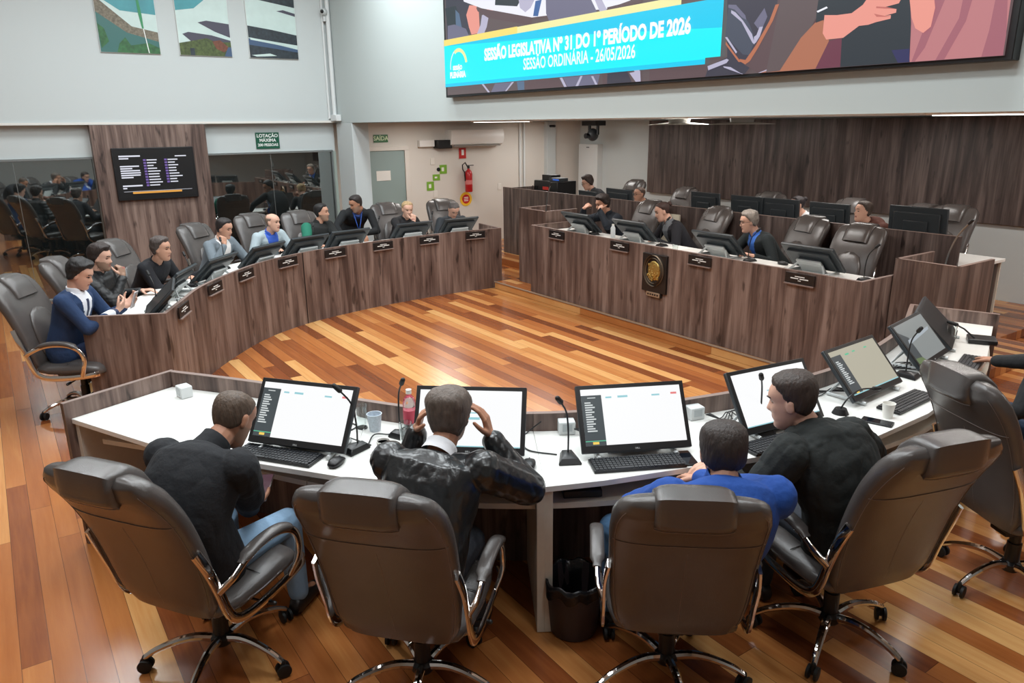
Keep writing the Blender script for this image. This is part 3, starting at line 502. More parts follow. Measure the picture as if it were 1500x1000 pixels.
# dais front desk, second row counter, lecterns
dd = [Vector((-8.08, 5.87, 0)), Vector((-6.5, 5.87, 0)), Vector((-5.0, 5.87, 0)), Vector((-3.38, 5.87, 0))]
def dais_desk():
    org = Vector((-5.73, 5.87, .1)); e = empty('dais_desk', org, label='long straight walnut desk of the dais carrying the round crest', cat='desk')
    MB().box((0, .015, .449), (4.70, .03, .897)).build('front_panel', WOOD, e); MB().box((0, .015, .8985), (4.70, .032, .003)).build('top_edge', EDGE, e)
    MB().box((0, .34, .80), (4.62, .62, .028)).build('worktop', WHITE, e, .002)
    for s in (-1, 1): MB().box((s * 2.335, .34, .449), (.03, .62, .897)).build('end_panel', WOOD, e); MB().box((s * 2.335, .34, .8985), (.032, .622, .003)).build('end_edge', EDGE, e)
dais_desk()
def counter():
    org = Vector((-7.18, 7.4, .1)); e = empty('rear_counter', org, label='raised walnut counter of the second row with a white worktop', cat='counter')
    w = 7.64
    MB().box((0, .015, .5695), (w, .03, 1.137)).build('front_panel', WOODD, e); MB().box((0, .015, 1.1385), (w, .032, .003)).build('top_edge', EDGE, e)
    MB().box((.04, .42, .842), (w + .08, .8, .03)).build('worktop', WHITE, e, .002)
    MB().box((w / 2 + .02, .43, .41), (.03, .76, .82)).build('end_panel', WOODD, e); MB().box((w / 2 + .045, .80, .41), (.02, .02, .82)).build('end_trim', CREAM, e)
    MB().box((-w / 2 + .02, .43, .56), (.03, .76, 1.12)).build('end_panel', WOODD, e)
counter()
def lectern(x0, x1, y, z1, dep, label):
    e = empty('lectern', ((x0 + x1) / 2, y, .1), label=label, cat='lectern'); w = x1 - x0; h = z1 - .1
    MB().box((0, .015, h / 2), (w, .03, h)).build('front_panel', WOOD, e)
    for s in (-1, 1): MB().box((s * (w / 2 - .015), dep / 2 + .015, h / 2), (.03, dep - .03, h)).build('side_panel', WOOD, e)
    MB().box((0, .015, h + .002), (w, .032, .004)).box((-(w / 2 - .015), dep / 2, h + .002), (.031, dep, .004)).box(((w / 2 - .015), dep / 2, h + .002), (.031, dep, .004)).build('top_edge', EDGE, e)
    MB().box((0, dep / 2, h - .16), (w - .06, dep - .05, .025)).build('slanted_shelf', WOODD, e)
    t = empty('gooseneck_microphone', ((x0 + x1) / 2 + .05, y + .2, z1 - .135), label='tall thin microphone standing in the ' + label.split(' of ')[0].replace('tall ', ''), cat='microphone')
    MB().box((0, 0, .015), (.1, .12, .03)).build('base', BLACKP, t, .005); MB().tube(spline([(0, 0, .03), (.02, 0, .2), (.08, -.02, .36), (.16, -.04, .47)], 5), .007, 6).build('stem', ALU, t); MB().capsule((.16, -.04, .47), (.19, -.05, .50), .012, .012).build('capsule_head', BLACKP, t)
lectern(-8.75, -8.12, 6.15, 1.15, .55, 'tall walnut lectern left of the dais desk')
lectern(-3.37, -2.84, 6.32, 1.15, .6, 'tall walnut lectern right of the dais desk')
# crest plaque on the dais desk
cr = empty('crest_plaque', (-5.75, 5.862, .71), label='dark plaque with a golden round crest on the front of the dais desk', cat='plaque')
FRAMEM = mat('plaque_black', (26, 22, 22), .4); GOLD = mat('crest_gold', (178, 150, 84), .35, metal=.7, bump=.5, bscale=60); GOLDD = mat('crest_ring', (168, 150, 128), .4, metal=.5)
m = MB(); m.box((0, -.01, .0), (.36, .03, .42)); m.box((0, -.01, -.235), (.22, .025, .06)); m.build('board', FRAMEM, cr, .004)
def disc(c, r0, r1, y0, y1, n=36):
    rg = []
    for y, r in ((y0, r0), (y1, r0), (y1, r1), (y0, r1)): rg.append([Vector(c) + Vector((r * math.cos(2 * math.pi * k / n), y, 1.18 * r * math.sin(2 * math.pi * k / n))) for k in range(n)])
    return rg
MB().loft(disc((0, 0, .03), .118, .145, -.048, -.02), 0, False).build('outer_ring', GOLDD, cr)
m = MB(); m.ball((0, -.026, .03), (.092, .014, .108)); random.seed(3)
for k in range(34):
    a = random.random() * 6.28; q = .012 + .085 * random.random() ** .6; m.ball((q * math.cos(a), -.036, .03 + 1.15 * q * math.sin(a)), (.008 + .01 * random.random(), .008, .006 + .012 * random.random()), 0, 8, 6)
m.tube([(-.06, -.04, .0), (-.03, -.045, -.04), (.0, -.045, -.055), (.03, -.045, -.04), (.06, -.04, .0)], .006, 6); m.build('relief', GOLD, cr)
m = MB(); m.box((0, -.026, -.235), (.2, .008, .05)); m.build('name_strip', GOLDD, cr, .002)
for k in range(5): MB().box((-.07 + .035 * k, -.031, -.235), (.022, .003, .018)).build('strip_mark', FRAMEM, cr)

# ------------------------------------------------------------------ chair
def ring8(c, rx, ry, ax=(1, 0, 0), ay=(0, 1, 0), n=20, e=2.6):
    c, ax, ay = Vector(c), Vector(ax), Vector(ay); out = []
    for k in range(n):
        a = 2 * math.pi * k / n; ca, sa = math.cos(a), math.sin(a)
        out.append(c + ax * rx * math.copysign(abs(ca) ** (2 / e), ca) + ay * ry * math.copysign(abs(sa) ** (2 / e), sa))
    return out
BK = spline([(0, -.215, .43), (0, -.235, .52), (0, -.262, .66), (0, -.300, .80), (0, -.352, .94), (0, -.410, 1.05), (0, -.462, 1.125), (0, -.50, 1.165)], 4)
def lerp_list(xs, t):
    k = t * (len(xs) - 1); i = min(int(k), len(xs) - 2); return xs[i] + (xs[i + 1] - xs[i]) * (k - i)
BW = [.205, .245, .262, .268, .272, .275, .270, .252, .205]; BT = [.03, .045, .05, .052, .055, .058, .062, .055, .02]
def back_frame(t):
    k = t * (len(BK) - 1); i = min(int(k), len(BK) - 2); p = BK[i].lerp(BK[i + 1], k - i); d = (BK[i + 1] - BK[i]).normalized(); n = Vector((0, d.z, -d.y)); return p, d, n   # n points to the sitter (+y)
def chair_proto():
    e = empty('office_chair', (0, 0, 0), cat='chair')
    m = MB(); rg = []
    for i in range(29):
        t = i / 28; p, d, n = back_frame(t); rg.append(ring8(p, lerp_list(BW, t), lerp_list(BT, t), (1, 0, 0), n, 28, 3.2))
    m.loft(rg)
    # piping over the outer shell
    def outer(t, x, o=.001):
        p, d, n = back_frame(t); w = lerp_list(BW, t); h = lerp_list(BT, t); q = (1 - min(1, abs(x) / w) ** 3.2) ** (1 / 3.2); return p + Vector((x, 0, 0)) - n * (h * q + o)
    m.tube([outer(.60, x * .262) for x in [k / 12 - 1 for k in range(25)]], .0017, 5, 1)
    for sx in (-1, 1): m.tube([outer(t / 20, sx * lerp_list(BW, t / 20) * .93) for t in range(2, 19)], .0015, 5, 1)
    m.tube([outer(t / 20, 0, -.0004) for t in range(2, 12)], .0010, 5, 1)
    bk = m.build('backrest', [LEATHER, THREAD, LEATHERD], e, angle=60)
    # draped headrest pad: over the top, both faces
    def shell(t, side, x, o):
        p, d, n = back_frame(min(t, 1)); w = lerp_list(BW, min(t, 1)); h = lerp_list(BT, min(t, 1)); q = (1 - min(1, abs(x) / w) ** 3.2) ** (1 / 3.2); return p + Vector((x, 0, 0)) + n * side * (h * q + o)
    m = MB(); path = [(t, -1) for t in (.80, .84, .88, .92, .95, .975)] + [(1.0, 0)] + [(t, 1) for t in (.97, .94, .9, .85, .78, .70, .64)]
    rings = []
    for i, (t, sd) in enumerate(path):
        th = .009 + .018 * math.sin(math.pi * min(1, (i + .6) / 3.5) / 2) if i < 6 else .028 if i < 11 else .034 - .006 * (i - 11)
        row_o, row_i = [], []
        for k in range(13):
            x = .132 * (k / 6 - 1); edge = (1 - abs(k / 6 - 1) ** 6)
            if sd == 0:
                p, d, n = back_frame(1); base = p + Vector((x, 0, 0)) + d * .012; row_o.append(base + d * (.034 * (.5 + .5 * edge))); row_i.append(base - d * .02)
            else: row_o.append(shell(t, sd, x, .005 + th * (.4 + .6 * edge))); row_i.append(shell(t, sd, x, -.01))
        rings.append(row_o + row_i[::-1])
    m.loft(rings); m.tube([rings[0][k] for k in range(13)], .0025, 5, 1)
    m.build('headrest', [LEATHER, THREAD], bk, angle=70)
    m = MB(); p, d, n = back_frame(.36); m.loft([ring8(back_frame(t)[0] + back_frame(t)[2] * (lerp_list(BT, t) + .004), w, h, (1, 0, 0), back_frame(t)[2], 20, 2.2) for t, w, h in ((.12, .07, .004), (.15, .13, .018), (.22, .155, .03), (.32, .16, .034), (.42, .15, .03), (.50, .11, .018), (.535, .04, .004))]); m.build('lumbar_pad', LEATHER, bk, angle=70)
    m = MB(); rg = []
    for y, w, zc, h in ((-.235, .20, .452, .02), (-.22, .235, .452, .042), (-.12, .262, .447, .05), (.02, .268, .448, .055), (.16, .265, .452, .056), (.24, .25, .445, .052), (.275, .225, .43, .036), (.285, .18, .42, .015)): rg.append(ring8((0, y, zc), w, h, (1, 0, 0), (0, 0, 1), 28, 3.2))
    m.loft(rg); m.tube([(x * .24, .02 - .0 * x, .504 - .012 * abs(x) ** 4) for x in [k / 8 - 1 for k in range(17)]], .002, 5, 1); m.build('seat', [LEATHER, LEATHERD], e, angle=60)
    for s in (-1, 1):
        X = s * .281
        path = spline([(X - s * .012, -.328, .80), (X, -.29, .70), (X, -.25, .58), (X, -.225, .49), (X, -.19, .425), (X, -.12, .395), (X, 0, .392), (X, .14, .402), (X, .24, .418), (X - s * .02, .285, .425)], 5)
        MB().band(path, .042, .014).build('side_rail', CHROME, e, angle=50)
        a = s * .305
        loop = spline([(X, -.262, .585), (a, -.20, .625), (a, -.10, .668), (a, .0, .682), (a, .10, .672), (a, .175, .63), (a, .205, .56), (a, .19, .48), (X, .155, .405)], 6)
        ar = MB().band(loop, .034, .018).build('armrest', CHROME, e, angle=50)
        pad = [p + Vector((0, 0, .014)) for p in loop[9:30]]
        MB().loft([ring8(p, .03 if 1 < i < len(pad) - 2 else .018, .018 if 1 < i < len(pad) - 2 else .008, (1, 0, 0), Vector((1, 0, 0)).cross((pad[min(i + 1, len(pad) - 1)] - pad[max(0, i - 1)]).normalized()), 14, 2.4) for i, p in enumerate(pad)]).build('arm_pad', LEATHER, ar, angle=60)
    m = MB(); m.box((0, .0, .375), (.20, .30, .045)); m.box((0, -.03, .335), (.11, .16, .06)); m.build('seat_mechanism', BLACKP, e, .008)
    MB().tube([(.05, .02, .345), (.2, .03, .34), (.27, .03, .345)], .006, 6).capsule((.25, .03, .345), (.29, .03, .345), .011, .011).build('height_lever', BLACKP, e)
    MB().cyl((0, 0, .10), .034, .14, 16).cyl((0, 0, .22), .027, .1, 16).build('gas_lift', BLACKP, e)
    MB().lathe([(0, .085), (.04, .085), (.05, .10), (.05, .125), (.036, .14), (0, .14)]).build('hub', BLACKP, e)
    for k in range(5):
        q = Matrix.Rotation(R(90 + 72 * k), 3, 'Z'); path = spline([(.035, 0, .118), (.11, 0, .135), (.19, 0, .128), (.275, 0, .100), (.325, 0, .070)], 4)
        rs = [.021 - .008 * i / (len(path) - 1) for i in range(len(path))]
        lg = MB().tube([q @ p for p in path], rs, 10).build('leg', CHROME, e)
        m = MB(); c = q @ Vector((.325, 0, .032)); t = Matrix.Rotation(R(90 + 72 * k + 50 + 31 * k), 3, 'Z')
        for s in (-1, 1):
            wv = t @ Vector((s * .017, 0, 0)); rg = []
            for hh, rr in ((-.008, .024), (-.006, .031), (.006, .031), (.008, .024)):
                rg.append([c + wv + t @ Vector((hh, rr * math.cos(2 * math.pi * j / 18), rr * math.sin(2 * math.pi * j / 18))) for j in range(18)])
            m.loft(rg)
        m.capsule(c + Vector((0, 0, .02)), c + Vector((0, 0, .042)), .013, .011); m.ball(c + Vector((0, 0, .01)), (.014, .014, .024), 0, 10, 6)
        m.build('caster', RUBBER, lg)
    return e
CH = chair_proto()
chairs = [
    (-3.09, .53, 124, 'brown leather chair of the man in the black zip jacket at the near desk', 'chairs around the near desk', 0),
    (-2.41, 1.18, 133, 'brown leather chair of the man in the shiny black leather jacket', 'chairs around the near desk', 0),
    (-1.86, 2.06, 140, 'brown leather chair seen squarely from behind, of the man in the blue top', 'chairs around the near desk', 0),
    (-1.61, 2.86, 163, 'brown leather chair tilted sideways, of the man in the hooded black coat', 'chairs around the near desk', 0),
    (-1.32, 3.98, 63, 'empty brown leather chair turned to the right beyond the hooded man', 'chairs around the near desk', 0),
    (-1.53, 4.90, 168, 'leather chair at the right edge under the person reaching for a mouse', 'chairs around the near desk', 0),
    (-6.92, .40, 57, 'leather chair of the man in the blue suit at the end of the left desk', 'chairs along the far left desk', 0),
    (-7.74, .80, 64, 'leather chair behind the man in the quilted black jacket', 'chairs along the far left desk', 0),
    (-8.58, 1.32, 50, 'leather chair of the curly haired man in black', 'chairs along the far left desk', 0),
    (-9.40, 2.25, 36, 'leather chair of the man in the grey blazer with hand on chin', 'chairs along the far left desk', 0),
    (-9.95, 3.0, 18, 'leather chair of the balding man in the pale jacket', 'chairs along the far left desk', 0),
    (-9.85, 3.55, 8, 'leather chair of the man in the green and black jacket', 'chairs along the far left desk', 0),
    (-10.05, 4.92, 0, 'leather chair of the fair haired woman in front of the green door', 'chairs along the far left desk', 0),
    (-10.0, 5.82, -4, 'leather chair of the man bowing his head near the extinguisher', 'chairs along the far left desk', 0),
    (-7.35, 6.86, 262, 'leather chair of the man rubbing his eyes at the dais', 'chairs at the dais desk', .1),
    (-6.30, 6.92, 255, 'leather chair of the woman with the grey scarf at the dais', 'chairs at the dais desk', .1),
    (-5.03, 6.95, 255, 'leather chair of the grey haired man in glasses at the dais', 'chairs at the dais desk', .1),
    (-4.22, 6.74, 268, 'empty leather chair facing the room at the right of the dais', 'chairs at the dais desk', .1),
    (-9.50, 8.62, 262, 'leather chair of the young man with glasses by the audio equipment', 'chairs of the second row', .17),
    (-8.45, 8.75, 265, 'leather chair of the man with glasses behind the dais', 'chairs of the second row', .1),
    (-6.75, 8.65, 270, 'empty leather chair behind the leftmost pair of counter monitors', 'chairs of the second row', .14),
    (-5.55, 8.65, 262, 'leather chair of the woman hidden behind a monitor', 'chairs of the second row', .14),
    (-4.68, 8.65, 258, 'leather chair of the man in the brown hoodie', 'chairs of the second row', .14),
    (-4.20, 8.50, 265, 'empty leather chair at the right end of the second row', 'chairs of the second row', .17)]
for i, (x, y, h, lab, g, z) in enumerate(chairs):
    c = place(CH, i, (x, y, z), h - 90, lab, g); BR = {0: 54, 1: 46, 2: 46, 3: 58, 4: 47, 5: 20, 6: 1}.get(i, (i * 29) % 72)
    for ch in c.children:
        if ch.name.startswith('leg'): ch.rotation_euler = (0, 0, R(BR))
    c.scale = (1, 1, {0: .97, 1: .985, 2: .94}.get(i, .98 if z == 0 and i > 5 else 1))

# ------------------------------------------------------------------ monitors
def monitor_proto(name, screen, stand='wedge', w=.53, h=.325, rec=38, lift=0):
    """sits on the desk; screen looks towards -y (the sitter), top leans to +y"""
    e = empty(name, cat='monitor'); a = R(rec); up = Vector((0, math.sin(a), math.cos(a))); nr = Vector((0, -math.cos(a), math.sin(a))); M = Matrix((Vector((1, 0, 0)), up, nr)).transposed().to_4x4(); M.translation = Vector((0, 0, .035 + lift)) + up * h / 2
    m = MB(); m.X = M; m.box((0, 0, -.012), (w, h, .024)); m.box((0, -.01, -.034), (w * .8, h * .72, .03)); m.box((0, -h * .12, -.055), (w * .42, h * .42, .025)); m.build('housing', [MONBACK], e, .006)
    m = MB(); m.X = M; m.box((0, 0, .0015), (w - .004, h - .004, .003)); m.build('bezel', BLACKP, e, .001)
    pl = []; sw, sh = w / 2 - .022, h / 2 - .022; b0 = -sh + .012
    if screen == 'app':
        pl = [(SCRW, rect(-sw, b0, sw, sh)), (SCRD, rect(-sw, b0, -sw + .1, sh - .03)), (TXTG, rect(-sw, b0 + .02, -sw + .1, b0 + .024)), (TXTY, rect(-sw + .035, b0 + .006, -sw + .065, b0 + .018)), (TXTT, rect(-sw + .12, sh - .048, -sw + .15, sh - .04)), (TXTT, rect(-sw + .18, sh - .048, -sw + .23, sh - .038)), (TXTT, rect(-sw + .35, sh - .048, -sw + .39, sh - .04)), (emis('screen_red', (230, 130, 130), 1), rect(sw - .05, sh - .045, sw - .02, sh - .035)), (TXTW, rect(-sw + .03, sh - .045, -sw + .07, sh - .041))]
        for k in range(13): pl.append((TXTW, rect(-sw + .014, sh - .07 - k * .0115, -sw + .014 + .03 + .018 * ((k * 7) % 5) / 4, sh - .0635 - k * .0115)))
    elif screen == 'app_beige':
        pl = [(SCRB, rect(-sw, b0, sw, sh)), (SCRD, rect(-sw, b0, -sw + .1, sh - .03)), (TXTY, rect(-sw + .035, b0 + .006, -sw + .065, b0 + .018)), (TXTG, rect(-sw + .14, sh - .045, -sw + .18, sh - .035)), (TXTG, rect(-sw + .22, sh - .04, -sw + .25, sh - .032)), (TXTG, rect(-sw + .35, sh - .04, -sw + .38, sh - .032)), (TXTT, rect(-sw, b0, sw, b0 + .006))]
        for k in range(13): pl.append((TXTW, rect(-sw + .014, sh - .07 - k * .0115, -sw + .014 + .03 + .018 * ((k * 7) % 5) / 4, sh - .0635 - k * .0115)))
    elif screen == 'page':
        pl = [(SCRW, rect(-sw, b0, sw, sh)), (TXTT, rect(-.02, .0, .05, .012)), (TXTT, rect(-.05, .03, .06, .036)), (TXTT, rect(-sw, b0, sw, b0 + .005))]
    elif screen == 'photo':
        pl = [(emis('screen_grey', (140, 146, 146), .9), rect(-sw, b0, sw, sh)), (SCRD, [(-sw, b0), (-sw + .1, b0), (-sw + .1, sh - .1), (-sw, sh - .04)]), (emis('screen_olive', (104, 124, 84), .9), [(-sw, b0), (-.12, b0), (-.15, b0 + .03), (-sw, b0 + .04)]), (emis('screen_glare', (172, 182, 190), .9), [(-.2, .0), (.2, .03), (.22, .05), (-.18, .03)])]
    else: pl = [(SCRK, rect(-sw, b0, sw, sh))]
    flat_polys('screen', e, pl, M @ Matrix.Translation((0, 0, .0032)), .0003)
    t = text('lettering', 'DELL', .011, M @ Vector((0, -h / 2 + .011, .0042)), M.to_3x3(), SILVER, e)
    if stand == 'wedge':
        m = MB(); m.X = M; m.box((0, -h * .2, -.078), (.26, .2, .02)); m.build('stand_plate', SILVER, e, .004)
        m = MB(); b_ = M @ Vector((0, -h * .05, -.08))
        for s in (-1, 1): m.tube([(s * .13, b_.y, b_.z), (s * .19, b_.y + .05, .012), (s * .19, -.02, .012)], .011, 8)
        m.tube([(-.13, b_.y, b_.z), (.13, b_.y, b_.z)], .011, 8); m.build('stand', SILVER, e)
    else:
        MB().box((0, .10, .01), (.26, .18, .014)).build('stand_plate', stand_m, e, .004); MB().box((0, .13, .12), (.07, .03, .24)).build('stand', stand_m, e, .004)
    return e
stand_m = BLACKP
P_APP = monitor_proto('monitor', 'app', rec=33, h=.33, w=.54); P_PAGE = monitor_proto('monitor', 'page', rec=33, h=.33, w=.54); P_BEI = monitor_proto('monitor', 'app_beige', rec=42, h=.33, w=.54); P_PHO = monitor_proto('monitor', 'photo', rec=42, h=.33, w=.54)
P_OFF = monitor_proto('monitor', 'off', rec=46, w=.55, h=.34); P_UP = monitor_proto('counter_monitor', 'off', 'post', .5, .30, 5, .11)
def put_mons(proto, lst, z, g):
    for i, (x, y, h, lab) in enumerate(lst): place(proto, i, (x, y, z), h - 90, lab, g)
GN = 'all in one computers on the near desk'
put_mons(P_APP, [(-3.36, 1.02, 128, 'lit monitor with dark sidebar in front of the man with the phone'), (-2.36, 2.34, 153, 'lit monitor with dark sidebar in front of the man in blue')], ZT, GN)
put_mons(P_PAGE, [(-2.80, 1.66, 140, 'lit white monitor in front of the man in the leather jacket'), (-2.13, 3.16, 172, 'lit white monitor in front of the hooded man')], ZT, GN)
put_mons(P_BEI, [(-2.13, 4.02, 183, 'lit beige monitor beside the paper cup')], ZT, GN)
put_mons(P_PHO, [(-2.24, 4.86, 190, 'greyish monitor behind the empty turned chair')], ZT, GN)
c = copy_tree(P_OFF); c.location = (-2.40, 5.44, ZT); c.rotation_euler = (0, 0, R(112)); c['label'] = 'dark tilted monitor seen almost edge on at the far end of the near desk'; c['group'] = GN
GL = 'all in one computers on the far left desk'
put_mons(P_OFF, [(-6.80, .92, 78, 'monitor seen edge on in front of the man in the blue suit'), (-7.55, 1.20, 60, 'monitor in front of the man in the quilted jacket'), (-8.10, 1.70, 46, 'monitor in front of the curly haired man'), (-8.62, 2.36, 34, 'monitor in front of the man in the grey blazer'), (-8.98, 3.02, 18, 'monitor in front of the balding man in the pale jacket'), (-9.18, 3.66, 8, 'monitor in front of the man in green and black'), (-9.33, 4.66, 2, 'monitor in front of the fair haired woman'), (-9.35, 5.42, 0, 'monitor in front of the man with bowed head')], ZT, GL)
for i, (x, lab) in enumerate(((-7.42, 'monitor in front of the man rubbing his eyes'), (-6.42, 'monitor in front of the woman with the scarf'), (-5.15, 'monitor in front of the grey haired man in glasses'), (-4.02, 'monitor in front of the empty dais chair'))):
    c = copy_tree(P_OFF); c.location = (x - .12, 6.42, .914); c.rotation_euler = (0, 0, R(180)); c['label'] = lab; c['group'] = 'all in one computers on the dais'
GC = 'black monitors on the second row counter'
put_mons(P_UP, [(-6.79, 7.82, 268, 'leftmost black monitor on the counter seen from behind'), (-6.12, 7.82, 268, 'black counter monitor behind the grey haired man'), (-5.64, 7.84, 272, 'black counter monitor hiding the woman behind it'), (-4.98, 7.82, 270, 'black counter monitor left of the man in the brown hoodie')], .957, GC)
P_BIG = monitor_proto('counter_monitor', 'off', 'post', .60, .33, 5, .12); place(P_BIG, 0, (-3.98, 7.82, .957), 180, 'largest black monitor at the right end of the counter', GC)
for i, (x, y, h, lab) in enumerate(((-9.1, 7.75, 262, 'low black laptop screen in front of the young man with glasses'), (-8.35, 7.72, 265, 'large dark screen in front of the man with glasses'))):
    c = copy_tree(P_BIG if i else P_UP); c.location = (x, y, (.87 if i else .83)); c.rotation_euler = (0, 0, R(h - 90)); c['label'] = lab; c['group'] = GC
# ------------------------------------------------------------------ nameplates
def plate_proto():
    e = empty('nameplate', cat='nameplate'); MB().box((0, -.012, 0), (.30, .012, .095)).build('board', FRAMEM, e, .002); MB().box((0, -.02, -.053), (.30, .03, .012)).build('ledge', EDGE, e, .002)
    m = MB(); m.X = Matrix.Translation((0, -.0188, 0))
    for cx, cz, w, hh in ((0, .018, .10, .007), (-.052, .0, .08, .009), (.045, .0, .088, .009), (.0, -.018, .03, .006)): m.box((cx, 0, cz), (w, .0012, hh))
    m.build('print_line', emw, e); return e
PL = plate_proto()
def out_pt(pts, s):
    k = s * (len(pts) - 1); i = min(int(k), len(pts) - 2); t = (pts[i + 1] - pts[i]).normalized(); return pts[i].lerp(pts[i + 1], k - i), t
pn = [('man in the blue suit', (-6.72, 1.20)), ('man in the quilted jacket', (-7.52, 1.66)), ('curly haired man', (-8.08, 2.14)), ('man in the grey blazer', (-8.50, 2.70)), ('balding man in the pale jacket', (-8.78, 3.37)), ('man in green and black', (-8.93, 4.08)), ('fair haired woman', (-8.97, 4.80)), ('man with bowed head', (-8.975, 5.55))]
first = True
for who, p in pn:
    i = min(range(1, len(LEFT_IN) - 1), key=lambda k: (LEFT_IN[k] - V2(p)).length); t = (LEFT_IN[i + 1] - LEFT_IN[i - 1]).normalized()
    # arena side normal = (t.y,-t.x)
    nn = Vector((t.y, -t.x, 0)); q = LEFT_IN[i]; ang = math.degrees(math.atan2(nn.y, nn.x)) + 90
    place(PL, 0 if first else 1, (q.x + nn.x * .006, q.y + nn.y * .006, .795), ang, 'black nameplate on the panel in front of the ' + who, 'nameplates on the desk fronts'); first = False
for who, x in (('man rubbing his eyes', -7.50), ('woman with the scarf', -6.33), ('grey haired man in glasses', -5.13), ('empty dais chair', -3.96)):
    place(PL, 1, (x, 5.866, .935), 0, 'black nameplate on the dais desk in front of the ' + who, 'nameplates on the desk fronts')
# ------------------------------------------------------------------ things on the desks
def keyboard_proto():
    e = empty('keyboard', cat='keyboard'); MB().prism([(-.22, -.065), (.22, -.065), (.22, .065), (-.22, .065)], .002, .016).build('case', BLACKP, e, .003)
    m = MB()
    for r in range(6):
        x = -.212
        while x < .208:
            w = .0185 if not (r == 0 and -.12 < x < -.04) else .09
            if not (.085 < x < .098 or .142 < x < .150): m.box((x + w / 2 - .001, -.054 + r * .021, .0185), (w - .0035, .0165, .006))
            x += w
    m.build('keys', KEYM, e); return e
KB = keyboard_proto()
for i, (x, y, h, lab) in enumerate(((-3.38, .94, 126, 'black keyboard between the man with the phone and his monitor'), (-2.66, 1.50, 136, 'black keyboard half hidden by the man in the leather jacket'), (-2.30, 2.28, 153, 'black keyboard in front of the man in blue'), (-2.06, 3.02, 172, 'black keyboard in front of the hooded man'), (-1.99, 4.06, 183, 'black keyboard beside the paper cup on the near desk'), (-2.11, 5.02, 196, 'black keyboard beside the reaching hand'))):
    place(KB, i, (x, y, ZT), h - 90, lab, 'keyboards on the near desk')
def mouse_proto():
    e = empty('mouse', cat='mouse'); m = MB(); m.loft([ring8((0, y, z), w, h, (1, 0, 0), (0, 0, 1), 16, 2.4) for y, w, z, h in ((-.055, .012, .012, .006), (-.048, .024, .016, .013), (-.02, .032, .019, .018), (.015, .031, .017, .016), (.04, .026, .014, .011), (.052, .014, .011, .006))]); m.build('shell', BLACKP, e, angle=70)
    MB().cyl((-.003, .028, .028), .006, .006, 10, axis='x').build('wheel', GREYP, e); return e
MS = mouse_proto()
for i, (x, y, z, h, lab) in enumerate(((-3.13, 1.14, ZT, 130, 'black mouse right of the leftmost near keyboard'), (-2.58, 1.86, ZT, 140, 'black mouse at the right elbow of the man in the leather jacket'), (-2.13, 5.16, ZT, 160, 'black mouse under the reaching hand'), (-4.55, 6.42, .914, 0, 'black mouse on the dais desk left of the last monitor'))):
    place(MS, i, (x, y, z), h - 90, lab, 'computer mice')
def mic_proto():
    e = empty('desk_microphone', cat='microphone'); m = MB(); m.loft([[(-.055 * a, -.075 * b, z), (.055 * a, -.075 * b, z), (.03 * a, .055 * b, z), (-.03 * a, .055 * b, z)] for a, b, z in ((1, 1, 0), (1, 1, .008), (.75, .8, .028), (.3, .35, .036))]); m.build('base', BLACKP, e, .004)
    MB().tube(spline([(0, 0, .03), (0, .0, .14), (-.012, -.012, .24), (-.045, -.05, .31)], 5), .0045, 7).build('stem', BLACKP, e); MB().capsule((-.045, -.05, .31), (-.062, -.068, .335), .013, .012).build('capsule_head', RUBBER, e)
    MB().box((0, -.05, .0215), (.018, .01, .006), 0, Matrix.Rotation(R(22), 4, 'X')).build('button', GREYP, e); return e
MC = mic_proto()
for i, (x, y, z, h, lab) in enumerate(((-3.23, 1.29, ZT, 100, 'gooseneck microphone nearest the leftmost lit monitor'), (-3.25, 1.53, ZT, 215, 'gooseneck microphone beside the water bottle'), (-2.54, 2.06, ZT, 150, 'gooseneck microphone left of the monitor of the man in blue'), (-2.22, 3.06, ZT, 160, 'gooseneck microphone rising before the screen of the hooded man'), (-2.24, 4.50, ZT, 190, 'gooseneck microphone left of the greyish monitor'),
        (-6.98, 1.05, ZT, 60, 'microphone by the monitor of the man in the blue suit'), (-7.86, 1.52, ZT, 55, 'microphone by the curly haired man'), (-8.66, 2.05, ZT, 40, 'microphone between the curly haired man and the grey blazer'), (-9.24, 3.30, ZT, 12, 'microphone left of the man in green and black'), (-9.42, 4.28, ZT, 0, 'microphone left of the fair haired woman'), (-9.45, 5.12, ZT, 0, 'microphone left of the man with bowed head'))):
    place(MC, i, (x, y, z), h - 90, lab, 'gooseneck microphones')
for x, lab in ((-7.32, 'microphone before the man rubbing his eyes'), (-6.12, 'microphone before the woman with the scarf'), (-4.88, 'microphone before the grey haired man in glasses'), (-3.62, 'microphone at the right end of the dais desk')):
    place(MC, 1, (x, 6.30, .914), 180 if x < -4 else 150, lab, 'gooseneck microphones')
lowm = empty('desk_microphone', (-2.12, 3.62, ZT), label='low gooseneck microphone bending across the foot of the beige monitor', cat='microphone', group='gooseneck microphones')
MB().cyl((0, 0, 0), .045, .03, 20, r2=.03).build('base', BLACKP, lowm); MB().tube(spline([(0, 0, .03), (.02, .03, .09), (.03, .12, .12), (.04, .26, .10)], 5), .0045, 7).build('stem', BLACKP, lowm); MB().capsule((.038, .24, .103), (.042, .29, .095), .012, .011).build('capsule_head', RUBBER, lowm)
conf = empty('conference_unit', (-2.32, 5.66, ZT), 210, label='large black conference unit with a microphone at the right end of the near desk', cat='microphone')
MB().prism([(-.09, -.08), (.09, -.08), (.09, .08), (-.09, .08)], 0, .035).build('base', BLACKP, conf, .008); MB().tube([(.05, .05, .035), (.12, .02, .09), (.19, .0, .12)], .006, 7).build('stem', BLACKP, conf); MB().capsule((.17, .005, .113), (.22, -.005, .125), .014, .013).build('capsule_head', RUBBER, conf)
PBOX = mat('power_box_white', (214, 218, 218), .4)
